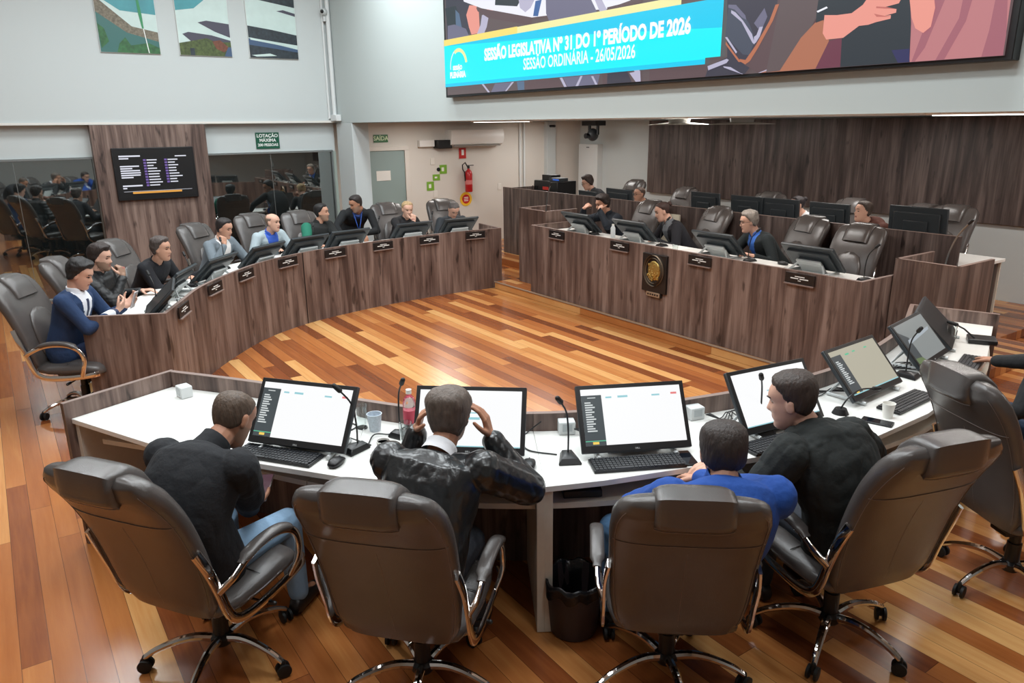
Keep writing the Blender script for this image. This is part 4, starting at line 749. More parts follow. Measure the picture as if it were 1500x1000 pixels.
def pbox():
    e = empty('power_box', cat='power box'); MB().box((0, 0, .035), (.085, .07, .07)).build('body', PBOX, e, .006); MB().box((0, -.0355, .04), (.05, .003, .04)).build('socket_face', mat('socket_grey', (180, 186, 188), .4), e, .001); return e
PB = pbox()
for i, (x, y, h, lab) in enumerate(((-4.54, .76, 100, 'white power box in the bare left corner of the near desk'), (-2.79, 2.25, 150, 'white power box left of the monitor of the man in blue'), (-2.54, 2.93, 165, 'white power box right of the monitor of the man in blue'), (-2.80, 5.78, 200, 'white power box at the far end of the near desk'))): place(PB, i, (x, y, ZT), h - 90, lab, 'power boxes on the near desk')
# cups, glasses, bottle, phones
cs = empty('coffee_cup', (-3.115, 1.375, ZT + .012), label='white espresso cup on a saucer by the leftmost microphone', cat='cup')
MB().lathe([(0, .0), (.022, 0), (.030, .02), (.034, .055), (.031, .055), (.027, .02), (0, .008)]).build('bowl', CERAMIC, cs); MB().tube([(.033, 0, .045), (.05, 0, .042), (.048, 0, .02), (.03, 0, .017)], .004, 8).build('handle', CERAMIC, cs); MB().lathe([(0, .045), (.032, .045)]).build('coffee', mat('coffee', (50, 30, 20), .2), cs)
tag(MB().lathe([(0, 0), (.035, 0), (.066, .010), (.068, .013), (.035, .005), (0, .004)], (-3.115, 1.375, ZT), 32).build('saucer', CERAMIC), 'white saucer under the espresso cup', 'saucer')
def papercup(loc, m, lab, s=1): return tag(MB().lathe([(0, .002), (.027 * s, 0), (.037 * s, .088 * s), (.0385 * s, .09 * s), (.035 * s, .09 * s), (.025 * s, .006), (0, .006)], loc).build('paper_cup', m), lab, 'cup')
papercup((-3.40, 1.46, ZT), mat('cup_pale_blue', (196, 206, 216), .5, var=.12, vscale=90), 'patterned pale blue paper cup behind the leftmost microphone', 1.05); papercup((-1.94, 3.77, ZT), CERAMIC, 'white paper cup beside the keyboard and the phone', .9)
def glass(loc, lab, h=.13, r=.032): return tag(MB().lathe([(0, 0), (r * .85, 0), (r, h), (r - .002, h), (r * .85 - .002, .008), (0, .008)], loc).build('drinking_glass', GLASS), lab, 'glass', 'drinking glasses')
glass((-3.47, 1.42, ZT), 'tall glass behind the patterned paper cup'); glass((-3.12, 1.50, ZT), 'glass between the espresso cup and the leather jacket'); glass((-2.44, 5.46, ZT), 'glass beside the conference unit at the right'); glass((-8.93, 2.62, ZT), 'glass beside the white cup on the far left desk', .09); glass((-9.28, 4.42, ZT), 'glass left of the fair haired woman', .09); glass((-9.3, 5.08, ZT), 'glass left of the man with bowed head', .09); glass((-5.72, 6.12, .914), 'glass on the dais desk near the woman with the scarf', .09)
papercup((-8.90, 2.52, ZT), CERAMIC, 'white cup on the far left desk by the grey blazer', .9); papercup((-9.22, 3.12, ZT), mat('cup_blue', (50, 110, 180), .4), 'blue cup on the far left desk by the balding man', .9)
bt = empty('water_bottle', (-3.31, 1.62, ZT), label='small water bottle with a pink label near the leather jacket', cat='bottle')
MB().lathe([(0, 0), (.032, .003), (.034, .02), (.034, .15), (.026, .175), (.013, .19), (.013, .2), (0, .2)]).build('body', GLASS, bt); MB().lathe([(.0345, .035), (.0345, .11)]).build('band_label', mat('pink_label', (206, 70, 92), .5), bt); MB().cyl((0, 0, .198), .015, .022, 16).build('cap', CERAMIC, bt)
b2 = empty('water_bottle', (-6.98, 6.34, .914), label='small white bottle on the dais beside the woman with the scarf', cat='bottle'); MB().lathe([(0, 0), (.03, .0), (.03, .12), (.014, .15), (0, .15)]).build('body', mat('cloudy_plastic', (214, 220, 222), .3), b2); MB().cyl((0, 0, .15), .016, .02, 14).build('cap', CERAMIC, b2)
def phone(x, y, z, a, lab):
    e = empty('mobile_phone', (x, y, z), a, label=lab, cat='phone'); MB().box((0, 0, .005), (.076, .155, .009)).build('case', BLACKP, e, .004); MB().box((0, 0, .0098), (.066, .145, .0012)).build('screen', mat('phone_glass', (18, 22, 30), .06), e)
phone(-2.21, 2.51, ZT, 62, 'black phone lying right of the keyboard of the man in blue'); phone(-1.93, 3.655, ZT, 108, 'black phone lying in front of the white paper cup')
# bin with liner, computer box on the shelf
bn = empty('waste_bin', (-2.34, 1.94, 0), label='dark waste bin with a black liner under the near desk', cat='bin')
MB().lathe([(0, 0), (.105, 0), (.112, .01), (.135, .28), (.130, .28), (.10, .012), (0, .012)], n=32).build('bucket', mat('bin_plastic', (58, 48, 50), .5), bn)
m = MB(); rgs = []
for r, z, a in ((.10, .03, 0), (.120, .20, .004), (.128, .284, .006), (.140, .288, .008), (.143, .262, .010), (.142, .225, .014)): rgs.append([Vector(((r + a * math.sin(7 * t) * .6 + a * math.sin(17 * t) * .4) * math.cos(t), (r + a * math.sin(7 * t) * .6) * math.sin(t), z + a * math.sin(9 * t))) for t in [2 * math.pi * k / 64 for k in range(64)]])
m.loft(rgs, cap=False); m.build('liner', mat('bin_liner', (22, 22, 24), .25, bump=.6, bscale=30), bn, angle=180)
pc = empty('mini_computer', (-2.45, 2.06, .643), 150, label='flat black mini computer on the shelf above the bin', cat='computer'); MB().box((0, 0, .02), (.18, .18, .036)).build('case', BLACKP, pc, .004); MB().cyl((.0, -.092, .02), .008, .003, 14, axis='y').build('power_button', SILVER, pc)
# papers
def sheet(x, y, z, a, lab, w=.21, h=.297): return tag(MB().box((x, y, z + .0015), (w, h, .003), 0, Matrix.Rotation(R(a), 4, 'Z')).build('paper_sheet', PAPER), lab, 'paper')
for x, y, z, a, lab in ((-6.92, .95, ZT, 20, 'paper sheet before the man in the blue suit'), (-7.30, 1.20, ZT, 40, 'paper sheet between the two leftmost far monitors'), (-8.0, 1.45, ZT, 45, 'paper sheet before the curly haired man'), (-8.80, 2.62, ZT, 60, 'paper sheet near the white cup'), (-7.05, 6.26, .914, 4, 'paper sheet before the man rubbing his eyes'), (-5.9, 6.34, .914, -6, 'paper sheet before the woman with the scarf'), (-4.55, 6.22, .914, 3, 'paper sheet between the two right dais monitors')): sheet(x, y, z, a, lab)
tag(MB().box((-6.98, 7.34, .62), (.34, .03, 1.03)).build('cream_board', mat('cream_card', (222, 216, 196), .6)), 'cream board standing behind the chair of the man rubbing his eyes', 'board')
# audio rack on the counter
ar = empty('audio_rack', (-10.15, 7.85, .957), label='black audio equipment case with blue and red lights on the counter', cat='audio equipment')
MB().loft([[(-.32 + .1 * z0_, -.2, z0_), (.36, -.2, z0_), (.36, .2, z0_), (-.32 + .1 * z0_, .2, z0_)] for z0_ in (0, .42)]).box((-.06, 0, .46), (.26, .2, .10)).build('case', BLACKP, ar, .01)
MB().box((.2, -.05, .445), (.26, .2, .05)).build('mixer', GREYP, ar, .006); MB().box((.26, -.152, .445), (.16, .004, .02)).build('display', emis('blue_led', (50, 110, 220), .8), ar); MB().box((.05, -.203, .30), (.16, .004, .05)).build('warning_strip', mat('case_red', (190, 50, 40), .5), ar)
for k in range(3): MB().tube([(-.30 + .06 * k, -.21, .33), (-.34 + .06 * k, -.215, .15), (-.42 + .06 * k, -.2, .0)], .006, 6).build('hanging_lead', CABLE, ar)
# cables
def cable(pts, lab, r=.0035, m=None): return tag(MB().tube(spline([(x, y, ZT + .005 + z) for x, y, z in pts], 6), r, 7).build('cable', m or CABLE), lab, 'cable', 'cables on the near desk')
cable([(-3.23, 1.36, 0), (-3.36, 1.30, .01), (-3.44, 1.30, 0), (-3.5, 1.40, 0), (-3.6, 1.38, 0)], 'black cable behind the leftmost microphone')
cable([(-3.23, 1.34, 0), (-3.32, 1.42, .01), (-3.3, 1.50, .0), (-3.34, 1.60, 0), (-3.30, 1.66, 0)], 'black cable between the two microphones by the cup')
cable([(-2.60, 2.04, 0), (-2.72, 1.96, .0), (-2.84, 2.0, 0), (-2.90, 2.08, .0), (-2.86, 2.14, .06)], 'black cable looping from the power box left of the man in blue')
for k in range(3): cable([(-2.74, 2.26 + .01 * k, .03), (-2.70, 2.32, .005), (-2.74 + .02 * k, 2.40, .02), (-2.64, 2.44 + .03 * k, 0), (-2.55, 2.42, 0)], 'tangled cables behind the monitor of the man in blue', .003)
for k in range(4): cable([(-2.48, 2.95 + .01 * k, .03), (-2.44 + .02 * k, 3.02, .005), (-2.46, 3.1 + .02 * k, .015), (-2.36, 3.06 + .05 * k, 0), (-2.28, 3.15, 0)], 'tangled cables behind the monitor of the hooded man', .003)
for k in range(5): cable([(-2.38 + .01 * k, 3.45, .0), (-2.42, 3.6 + .02 * k, .008), (-2.34 - .03 * k, 3.75, 0), (-2.36 + .02 * k, 3.92, .01), (-2.28, 4.0, 0)], 'tangled cables left of the beige monitor', .003)
for k in range(6): cable([(-2.36 + .02 * k, 4.22, .0), (-2.42, 4.34 + .02 * k, .01), (-2.32 - .03 * k, 4.5, 0), (-2.40 + .03 * k, 4.66, .008), (-2.36, 4.8, 0)], 'tangled cables between the beige and the greyish monitors', .003)
for k in range(3): cable([(-2.5, 5.05 + .02 * k, 0), (-2.6, 5.2, .01), (-2.5 - .03 * k, 5.35, 0), (-2.6, 5.5, 0)], 'tangled cables behind the greyish monitor', .003)
tag(MB().tube(spline([(-3.06, 1.42, .60), (-3.08, 1.45, .45), (-3.0, 1.5, .3), (-3.04, 1.58, .12), (-3.0, 1.62, .02)], 5), .004, 6).build('cable', mat('yellow_cable', (190, 150, 60), .5)), 'thin yellow cable hanging under the near desk', 'cable')
for k, (x, y, a) in enumerate(((-6.78, 1.0, 60), (-7.35, 1.35, 55), (-7.85, 1.72, 48), (-8.45, 2.35, 38), (-8.8, 2.95, 22))):
    ca, sa = math.cos(R(a)), math.sin(R(a))
    for j in range(2): tag(MB().tube(spline([(x + .12 * sa * (j - .5), y - .12 * ca * (j - .5), ZT + .005), (x - .08 * ca + .05 * j, y - .08 * sa, ZT + .02), (x + .16 * sa, y - .16 * ca, ZT + .005), (x + .26 * sa + .06 * ca, y - .26 * ca + .06 * sa, ZT + .005)], 5), .004, 6).build('cable', CABLE), 'black cables lying behind the monitors of the far left desk', 'cable', 'cables on the far left desk')
tag(MB().box((-4.05, 4.35, .004), (.10, .07, .008)).build('floor_socket', ALU, None, .001), 'small metal floor socket cover in the open wooden floor', 'socket')
# ------------------------------------------------------------------ people
SKIN = mat('skin', (196, 148, 124), .5, spec=.35, bump=.04, bscale=120); SKIN2 = mat('skin_tan', (176, 126, 100), .5, spec=.35); SKINP = mat('skin_pale', (212, 166, 144), .5, spec=.35)
LIP = mat('lips', (160, 98, 88), .5); EYE = mat('eye_dark', (40, 30, 26), .25); STUB = mat('beard_shadow', (156, 122, 102), .65); BEARD = mat('dark_beard', (58, 44, 38), .8)
def cloth(name, c, rough=.85, bump=.25, bs=60, **k): return mat(name, c, rough, bump=bump, bscale=bs, **k)
HEADP = [(-.118, .012, .062, .030), (-.112, .030, .076, .012), (-.10, .040, .085, -.005), (-.085, .048, .088, -.02), (-.07, .054, .087, -.035), (-.055, .059, .088, -.05), (-.04, .063, .087, -.064), (-.02, .068, .086, -.078), (0, .071, .085, -.089), (.015, .073, .083, -.095), (.03, .075, .087, -.099), (.05, .077, .088, -.100), (.07, .075, .080, -.096), (.088, .067, .066, -.085), (.102, .053, .045, -.066), (.112, .034, .02, -.04), (.117, .012, -.005, -.018)]
HZ = [p[0] for p in HEADP]
def g_(v, c, s): return math.exp(-((v - c) / s) ** 2)
def head_rings(nz=44, na=56):
    out = []
    for i in range(nz):
        z = -.118 + .235 * (.5 - .5 * math.cos(math.pi * i / (nz - 1))); w, f, b = (float(np.interp(z, HZ, [p[k] for p in HEADP])) for k in (1, 2, 3)); cy = (f + b) / 2 - .01; rg = []
        for k in range(na):
            a = 2 * math.pi * k / na; ca, sa = math.cos(a), math.sin(a); e = 2.25
            x = w * math.copysign(abs(ca) ** (2 / e), ca); y = math.copysign(abs(sa) ** (2 / e), sa); y = cy + (f - cy) * y if y > 0 else cy + (cy - b) * y
            if sa > 0:
                nw = .008 + .008 * g_(z, -.022, .02)
                y += (.026 * max(0, min(1, (.028 - z) / .05)) if z > -.026 else .026 * max(0, 1 + (z + .026) / .012)) * g_(x, 0, nw) * (1 if z > -.04 else 0)
                y -= .009 * (g_(x, .031, .015) + g_(x, -.031, .015)) * g_(z, .012, .012)
                y += .005 * g_(z, .036, .010) * g_(abs(x), .028, .022) + .006 * g_(z, -.055, .012) * g_(x, 0, .02) - .004 * g_(z, -.0565, .003) * g_(x, 0, .02) - .005 * g_(z, -.073, .007) * g_(x, 0, .03) + .005 * g_(z, -.098, .014) * g_(x, 0, .02) + .004 * g_(z, -.012, .018) * g_(abs(x), .042, .016)
            rg.append(Vector((x, y, z)))
        out.append(rg)
    return out
HR = head_rings()
def head_mat(c, yaw, pitch, roll, s=1):
    return Matrix.Translation(c) @ Matrix.Rotation(yaw, 4, 'Z') @ Matrix.Rotation(pitch, 4, 'X') @ Matrix.Rotation(roll, 4, 'Y') @ Matrix.Scale(s, 4)
def ss(a, b, x): t = max(0, min(1, (x - a) / (b - a))); return t * t * (3 - 2 * t)
def hair_mesh(style, M, m, parent, seed=0):
    th = dict(short=.014, buzz=.004, thick=.024, wavy=.017, bun=.009, long=.016, layered=.017, balding=.006, slick=.012)[style]; mb = MB(); mb.X = M; rings = []
    for rg in HR:
        r2 = []
        for v in rg:
            x, y, z = v; d = Vector((x, y + .008, z * .9 + .0)).normalized()
            line = float(np.interp(y, [-.08, -.05, -.025, .0, .02, .045, .07, .09], [-.072, -.068, -.042, -.008, .042, .074, .084, .088]))
            if style in ('bun', 'long'): line = float(np.interp(y, [-.08, -.03, .0, .02, .05, .09], [-.06, -.04, .012, .052, .078, .088]))
            if style == 'layered': line = float(np.interp(y, [-.08, -.04, -.02, .0, .02, .045, .07, .09], [-.12, -.12, -.05, -.03, .02, .055, .07, .07]))
            line += .014 * ss(.025, .055, abs(x)) * ss(.03, .06, y) + .007 * noise.noise(Vector((x * 22 + seed, 3, z * 9))) * ss(.02, .05, y)
            k = ss(-.004, .026, z - line + .006 * noise.noise(Vector((x * 60, y * 60 + seed, z * 25))))
            if style == 'balding': k *= 1 - ss(.052, .08, z) * ss(-.075, -.03, y)
            n = noise.noise(Vector((x * 30 + seed, y * 30, z * 30))) + .5 * noise.noise(Vector((x * 90, y * 90 + seed, z * 60)))
            t = th * (1 + (.45 if style in ('wavy', 'thick') else .22) * n)
            if style in ('thick', 'short', 'slick', 'wavy'): t += .010 * ss(.05, .10, z) * (1 if style != 'short' else .5)
            if style == 'thick': t += .012 * ss(.04, .085, z) * ss(.02, .07, y)
            if style == 'layered': t += .006 * ss(-.03, -.1, z) + .008 * ss(.02, .08, z) * ss(.0, -.08, y)
            r2.append(v + d * (t * k - .012 * (1 - k)))
        rings.append(r2)
    mb.loft(rings)
    if style == 'bun': mb.ball((0, -.115, .065), (.034, .03, .032))
    if style == 'long':
        for s in (-1, 1): mb.capsule((s * .062, -.03, .0), (s * .07, .0, -.16), .026, .014)
        mb.capsule((0, -.085, 0), (0, -.075, -.16), .05, .03)
    # brows belong to the hair
    for s in (-1, 1): mb.tube([(s * .016, .0905, .034), (s * .030, .0885, .040), (s * .047, .074, .036)], .0035, 6)
    return mb.build('hair', m, parent, angle=180)
HMAT = {}
def hairm(c, r=.6):
    k = 'hair_%d_%d_%d' % c
    return mat(k, c, r, bump=.6, bscale=90, var=.25, vscale=60, stretch=(1, 1, .25))
def hand(mb, wrist, d, n, side, curl=.35, spread=.0, thumb=.5, s=1.0, r=.0088):
    wrist, d, n = Vector(wrist), Vector(d).normalized(), Vector(n); n = (n - d * n.dot(d)).normalized(); th = d.cross(n) * side
    for k in range(4):
        o = (.030 - .020 * k) * s; kn = wrist + d * (.088 - .006 * abs(k - 1)) * s + th * o
        mb.capsule(wrist + th * o * .6 + d * .01, kn, .015 * s, .0115 * s)
        a = kn; ang = 0; L = [(.043, .027, .021), (.047, .030, .022), (.043, .028, .021), (.034, .021, .019)][k]
        for j, l in enumerate(L):
            ang += curl * (1, 1.2, .8)[j] + .06 * k * curl; dd = (d * math.cos(ang) + n * math.sin(ang) + th * spread * (1.5 - k) * .3).normalized(); b = a + dd * l * s
            mb.capsule(a, b, (r + .0012 - .0007 * j) * s, (r + .0004 - .0007 * j) * s, n=10); a = b
    a = wrist + th * .022 * s + d * .02 * s
    for j, l in enumerate((.042, .034, .026)):
        dd = (d * (.55 + .18 * j) + th * (.75 - .28 * j) + n * (thumb * (.35 + .3 * j))).normalized(); b = a + dd * l * s; mb.capsule(a, b, (.0145 - .002 * j) * s, (.0125 - .002 * j) * s, n=10); a = b
PENDING = []
def remesh_all():
    """turn every overlapping part set into one continuous skin"""
    bpy.context.view_layer.update(); dg = bpy.context.evaluated_depsgraph_get()
    for o, mats, fn, disp in PENDING:
        me = bpy.data.meshes.new_from_object(o.evaluated_get(dg)); o.modifiers.clear(); old = o.data; o.data = me; bpy.data.meshes.remove(old)
        me.materials.clear()
        for m in mats: me.materials.append(m)
        n = len(me.vertices); co = np.empty(n * 3); me.vertices.foreach_get('co', co); co = co.reshape(-1, 3)
        if disp:
            amp, sc, st = disp; no = np.empty(n * 3); me.vertex_normals.foreach_get('vector', no) if hasattr(me, 'vertex_normals') else None; no = no.reshape(-1, 3)
            h = np.array([noise.noise(Vector((c[0] * sc * st[0], c[1] * sc * st[1], c[2] * sc * st[2]))) + .6 * abs(noise.noise(Vector((c[0] * sc * 2.3, c[1] * sc * 2.3, c[2] * sc * 1.2 + 5)))) for c in co])
            me.vertices.foreach_set('co', (co + no * (h * amp)[:, None]).ravel()); me.update()
        nf = len(me.polygons); ce = np.empty(nf * 3); me.polygons.foreach_get('center', ce); ce = ce.reshape(-1, 3); idx = np.zeros(nf, dtype=np.int32)
        if fn: idx = fn(ce).astype(np.int32)
        me.polygons.foreach_set('material_index', idx); me.shade_smooth(); me.update()
    PENDING.clear()
def skin(mb, name, mats, parent, vox, smooth, fn=None, disp=None):
    me = mb.mesh(name, mats, 180); o = bpy.data.objects.new(name, me); C.objects.link(o); o.parent = parent
    r = o.modifiers.new('r', 'REMESH'); r.mode = 'VOXEL'; r.voxel_size = vox; r.adaptivity = 0
    s = o.modifiers.new('s', 'SMOOTH'); s.factor = .5; s.iterations = smooth
    PENDING.append((o, mats, fn, disp)); return o
def person(loc, head, hd, face, label, skinm, hair, hairc, top, wrists, elbows=None, pitch=0, roll=0, twist=0, shirt=None, tie=None, legs=(40, 44, 52), near=0, pelvis=(0, -.09, .57), standing=False, s=.95, woman=False,
           handdir=None, handn=None, curl=(.35, .35), rough=.85, beard=None, disp=None, glasses=False, hood=False, collar=True, gloss=None, vfrac=(.03, .17, .26), seat=None, knees=None, shoulderdrop=0, extra=None, feet=None, lanyard=False, nf=.035, nz=.135, pad=.014, colh=.035, shirtcollar=True):
    """loc: hub on the floor; head: world head centre; wrists: world positions (left, right)"""
    e = empty('person', loc, hd - 90, label=label, cat='person'); Wi = (Matrix.Translation(loc) @ Matrix.Rotation(R(hd - 90), 4, 'Z')).inverted(); w2l = lambda p: Wi @ Vector(p)
    wd = lambda v: (Wi.to_3x3() @ Vector(v)).normalized()
    H = w2l(head); fy = R(face - hd); pel = Vector(pelvis); fwd = Matrix.Rotation(fy, 3, 'Z') @ Vector((0, 1, 0))
    lean = (H - pel); nb = H - Vector((0, 0, nz * s)) - fwd * nf * s - Vector((lean.x, lean.y, 0)) * .13
    dist = (nb - pel).length; bend = max(0, (.50 * s) ** 2 - dist ** 2) ** .5 * .55; back = Vector((0, -1, .15)).normalized()
    p1, p2, p3 = pel, pel.lerp(nb, .45) + back * bend, pel.lerp(nb, .82) + back * bend * .65
    SP = spline([pel - Vector((0, 0, .09)), pel, p2, p3, nb], 5); n = len(SP) - 1
    vis = skinm; sw = (.165 if woman else .192) * s
    tw = Matrix.Rotation(R(twist), 3, 'Z'); RX = tw @ Vector((1, 0, 0))
    def torso(mb, pad):
        rr = []
        for i, p in enumerate(SP):
            t = i / n; d = (SP[min(i + 1, n)] - SP[max(i - 1, 0)]).normalized(); rx = Vector((1, 0, 0)).lerp(RX, t); rx = (rx - d * rx.dot(d)).normalized(); ry = d.cross(rx)
            w = float(np.interp(t, [0, .12, .25, .5, .7, .85, .93, 1], [.10, .165, .175, .158, .172, .168, .12, .062])) * s * (.92 if woman else 1); h = float(np.interp(t, [0, .12, .25, .5, .7, .85, .93, 1], [.07, .12, .125, .112, .118, .098, .075, .058])) * s
            rr.append(ring8(p, w + pad, h + pad, rx, ry, 28, 2.3))
        mb.loft(rr)
    dn = (SP[n - 1] - SP[n - 3]).normalized(); sh = []
    for q in (-1, 1): sh.append(nb - dn * (.055 + shoulderdrop) * s + RX * q * sw)
    wr = [w2l(p) for p in wrists]; el = []
    for i, q in enumerate((-1, 1)):
        S_, W_ = sh[i], wr[i]; d = W_ - S_; L = d.length; a, b = .29 * s, .265 * s
        if L > (a + b) * .995: W_ = S_ + d.normalized() * (a + b) * .995; wr[i] = W_; d = W_ - S_; L = d.length
        x = (a * a - b * b + L * L) / (2 * L); hgt = max(0, a * a - x * x) ** .5
        hint = wd(elbows[i]) if elbows and elbows[i] else Vector((q * .55, -.15, -.9))
        pr = hint - d.normalized() * hint.dot(d.normalized()); el.append(S_ + d.normalized() * x + pr.normalized() * hgt)
    hips = [pel + Vector((q * .085 * s, 0, -.02)) for q in (-1, 1)]
    if standing: kn = [Vector((q * .10, .04, .46 * s)) for q in (-1, 1)]; an = [Vector((q * .11, 0, .08)) for q in (-1, 1)]
    else:
        kn = [Vector(k) for k in knees] if knees else [Vector((q * .13, .33, .52)) for q in (-1, 1)]; an = [Vector((k.x * 1.05, k.y + .02, .09)) for k in kn]
        if feet: an = [Vector(k) for k in feet]
    # body
    vx = (.0042, .0075, .010)[2 - near] if near < 3 else .0042
    vx = {2: .0045, 1: .007, 0: .0095}[near]
    mb = MB(); HM = head_mat(H, fy, R(pitch), R(roll), s); mb.X = HM; mb.loft(HR)
    for q in (-1, 1): mb.ball((q * .076, -.006, .0), (.010, .019, .032), 0, 10, 8, Matrix.Rotation(q * .35, 3, 'Z')); mb.ball((q * .080, -.012, .012), (.008, .016, .018), 0, 8, 6)
    mb.X = Matrix(); nk = HM @ Vector((0, -.03, -.075)); mb.capsule(nb - dn * .05, nk, .058 * s, .054 * s); torso(mb, -.012)
    for i, q in enumerate((-1, 1)):
        mb.capsule(sh[i], el[i], .048 * s, .040 * s); mb.capsule(el[i], wr[i], .040 * s, .026 * s)
        hdv = wd(handdir[i]) if handdir and handdir[i] else (wr[i] - el[i]).normalized(); hn = wd(handn[i]) if handn and handn[i] else Vector((0, 0, -1))
        mb.capsule(wr[i] - (wr[i] - el[i]).normalized() * .03, wr[i] + hdv * .02, .026 * s, .024 * s); hand(mb, wr[i] + hdv * .01, hdv, hn, q, curl[i], s=s, r=.0088 if near else .0098)
        mb.capsule(hips[i], kn[i], .075 * s, .052 * s); mb.capsule(kn[i], an[i], .050 * s, .034 * s); mb.capsule(an[i] - Vector((0, .02, .04)), an[i] + Vector((0, .14, -.05)), .034, .026)
    HI = np.array(HM.inverted())
    mats = [skinm, LIP, EYE, BEARD if beard == 'dark' else STUB]
    def paint(ce):
        q = np.c_[ce, np.ones(len(ce))] @ HI.T; x, y, z = q[:, 0], q[:, 1], q[:, 2]; idx = np.zeros(len(ce)); fr = y > .05
        idx[(y > .04) & (z < -.032) & (z > -.13) & (np.abs(x) < .06) & bool(beard)] = 3
        if beard: idx[(np.abs(x) > .045) & (y > -.01) & (z < -.02) & (z > -.12) & (y < .07)] = 3
        idx[fr & (np.abs(x) < .024) & (np.abs(z + .056) < .0075)] = 1
        idx[fr & (((np.abs(x) - .031) / .012) ** 2 + ((z - .012) / .0055) ** 2 < 1)] = 2
        return idx
    body = skin(mb, 'body', mats, e, vx, 3 if near else 2, paint)
    # hair
    if hair: hair_mesh(hair, HM, hairm(hairc), e, len(PENDING))
    if glasses:
        g = MB(); g.X = HM
        for q in (-1, 1): g.tube([(q * .033 + .024 * math.cos(a), .097 - .10 * abs(q * .033 + .024 * math.cos(a)) ** 1.5, .008 + .018 * math.sin(a)) for a in [k * math.pi / 9 for k in range(19)]], .0018, 6); g.tube([(q * .057, .088, .014), (q * .080, .0, .012)], .0018, 6)
        g.tube([(-.01, .098, .012), (.01, .098, .012)], .0018, 6); g.build('glasses', BLACKP, e)
    # clothes
    if collar:
        ax = (nk - nb).normalized(); cx = (RX - ax * RX.dot(ax)).normalized(); cy = ax.cross(cx); cm = MB(); col_m = cloth('shirt_%d_%d_%d' % shirt, shirt, .7, .1) if (shirt is not None and shirtcollar) else (gloss or cloth('cloth_%d_%d_%d_%d' % (top + (int(rough * 100),)), top, rough))
        rg = []
        for hh, rr in ((-.02, .074), (.0, .070), (colh * .6, .066), (colh, .067), (colh + .004, .063), (colh, .058), (.0, .052)):
            r_ = []
            for k in range(28):
                a = 2 * math.pi * k / 28; open_ = max(0, math.cos(a - math.pi / 2)) ** 6; r_.append(nb + ax * (hh - (.05 * open_ if hh > 0 else 0)) + cx * math.cos(a) * rr * s + cy * math.sin(a) * rr * s * 1.02)
            rg.append(r_)
        cm.loft(rg, cap=False); cm.build('collar', col_m, e, angle=180)
    tm = cloth('cloth_%d_%d_%d_%d' % (top + (int(rough * 100),)), top, rough) if gloss is None else gloss
    mb = MB(); torso(mb, pad)
    for i, q in enumerate((-1, 1)):
        a_ = pad - .014; mb.capsule(sh[i], el[i], .068 * s + a_, .056 * s + a_); cf = el[i].lerp(wr[i], .93); mb.capsule(el[i], cf, .056 * s + a_, .040 * s + a_ * .4)
    mb.capsule(sh[0], sh[1], .062 * s, .062 * s)
    if hood:
        mb.ball(nb + Vector((0, -.095, -.035)), (.145, .080, .105)); mb.ball(nb + Vector((0, -.045, .02)), (.115, .075, .055)); mb.capsule(nb + Vector((-.10, -.02, .0)), nb + Vector((-.05, .085, -.05)), .04, .028); mb.capsule(nb + Vector((.10, -.02, .0)), nb + Vector((.05, .085, -.05)), .04, .028)
    if not standing: mb.capsule(pel + Vector((-.07, .02, -.05)), pel + Vector((.07, .02, -.05)), .125, .125)
    chest = (p3 + nb) / 2; nbv = np.array(nb); fv = np.array(tw @ Vector((0, 1, 0))); rv = np.array(RX); dv = np.array(-dn)
    def dress(ce):
        idx = np.zeros(len(ce))
        if shirt is not None:
            q = ce - nbv; u = q @ dv; x = q @ rv; y = q @ fv
            w = vfrac[0] + (vfrac[1] - vfrac[0]) * 0 + np.clip(1 - u / vfrac[2], 0, 1) * (vfrac[1] - vfrac[0]) * .35 if vfrac[0] <= .03 else vfrac[0] + 0 * u
            m1 = (y > .0) & (u > -.03) & (u < vfrac[2]) & (np.abs(x) < w); idx[m1] = 1
            if tie is not None: idx[m1 & (np.abs(x) < .02) & (u > .035)] = 2
        return idx
    mats = [tm] + ([cloth('shirt_%d_%d_%d' % shirt, shirt, .7, .1)] if shirt is not None else []) + ([cloth('tie_%d_%d_%d' % tie, tie, .5, .1)] if tie is not None else [])
    skin(mb, 'jacket' if not woman else 'top', mats, e, vx * 1.25, 4, dress, disp)
    if shirt is not None and near:
        pass
    lm = cloth('trousers_%d_%d_%d' % legs, legs, .85); mb = MB()
    for i in range(2): mb.capsule(hips[i], kn[i], .090 * s, .066 * s); mb.capsule(kn[i], an[i] + Vector((0, 0, .02)), .066 * s, .050 * s)
    mb.capsule(hips[0], hips[1], .10 * s, .10 * s); skin(mb, 'trousers', [lm], e, vx * 1.4, 4)
    for i in range(2):
        m = MB(); a = an[i]; m.loft([ring8((a.x, a.y + y, z), w, h, (1, 0, 0), (0, 0, 1), 14, 2.6) for y, z, w, h in ((-.06, .045, .026, .03), (-.03, .05, .036, .045), (.04, .045, .040, .04), (.12, .034, .044, .028), (.18, .03, .036, .022), (.20, .028, .018, .014))]); m.build('shoe', mat('shoe_leather', (30, 26, 26), .4), e, angle=60)
    if lanyard:
        m = MB(); f_ = tw @ Vector((0, 1, 0)); m.tube([nb + RX * -.06 + Vector((0, .02, .02)), nb + f_ * .10 + RX * -.03 - Vector((0, 0, .12)), nb + f_ * .13 - Vector((0, 0, .24)), nb + f_ * .10 + RX * .03 - Vector((0, 0, .12)), nb + RX * .06 + Vector((0, .02, .02))], .006, 6); m.box(nb + f_ * .135 - Vector((0, 0, .30)), (.07, .008, .09)); m.build('lanyard', cloth('lanyard_blue', (40, 80, 160), .6), e)
    if extra: extra(e, dict(H=H, nb=nb, wr=wr, sh=sh, el=el, HM=HM, w2l=w2l))
    return e
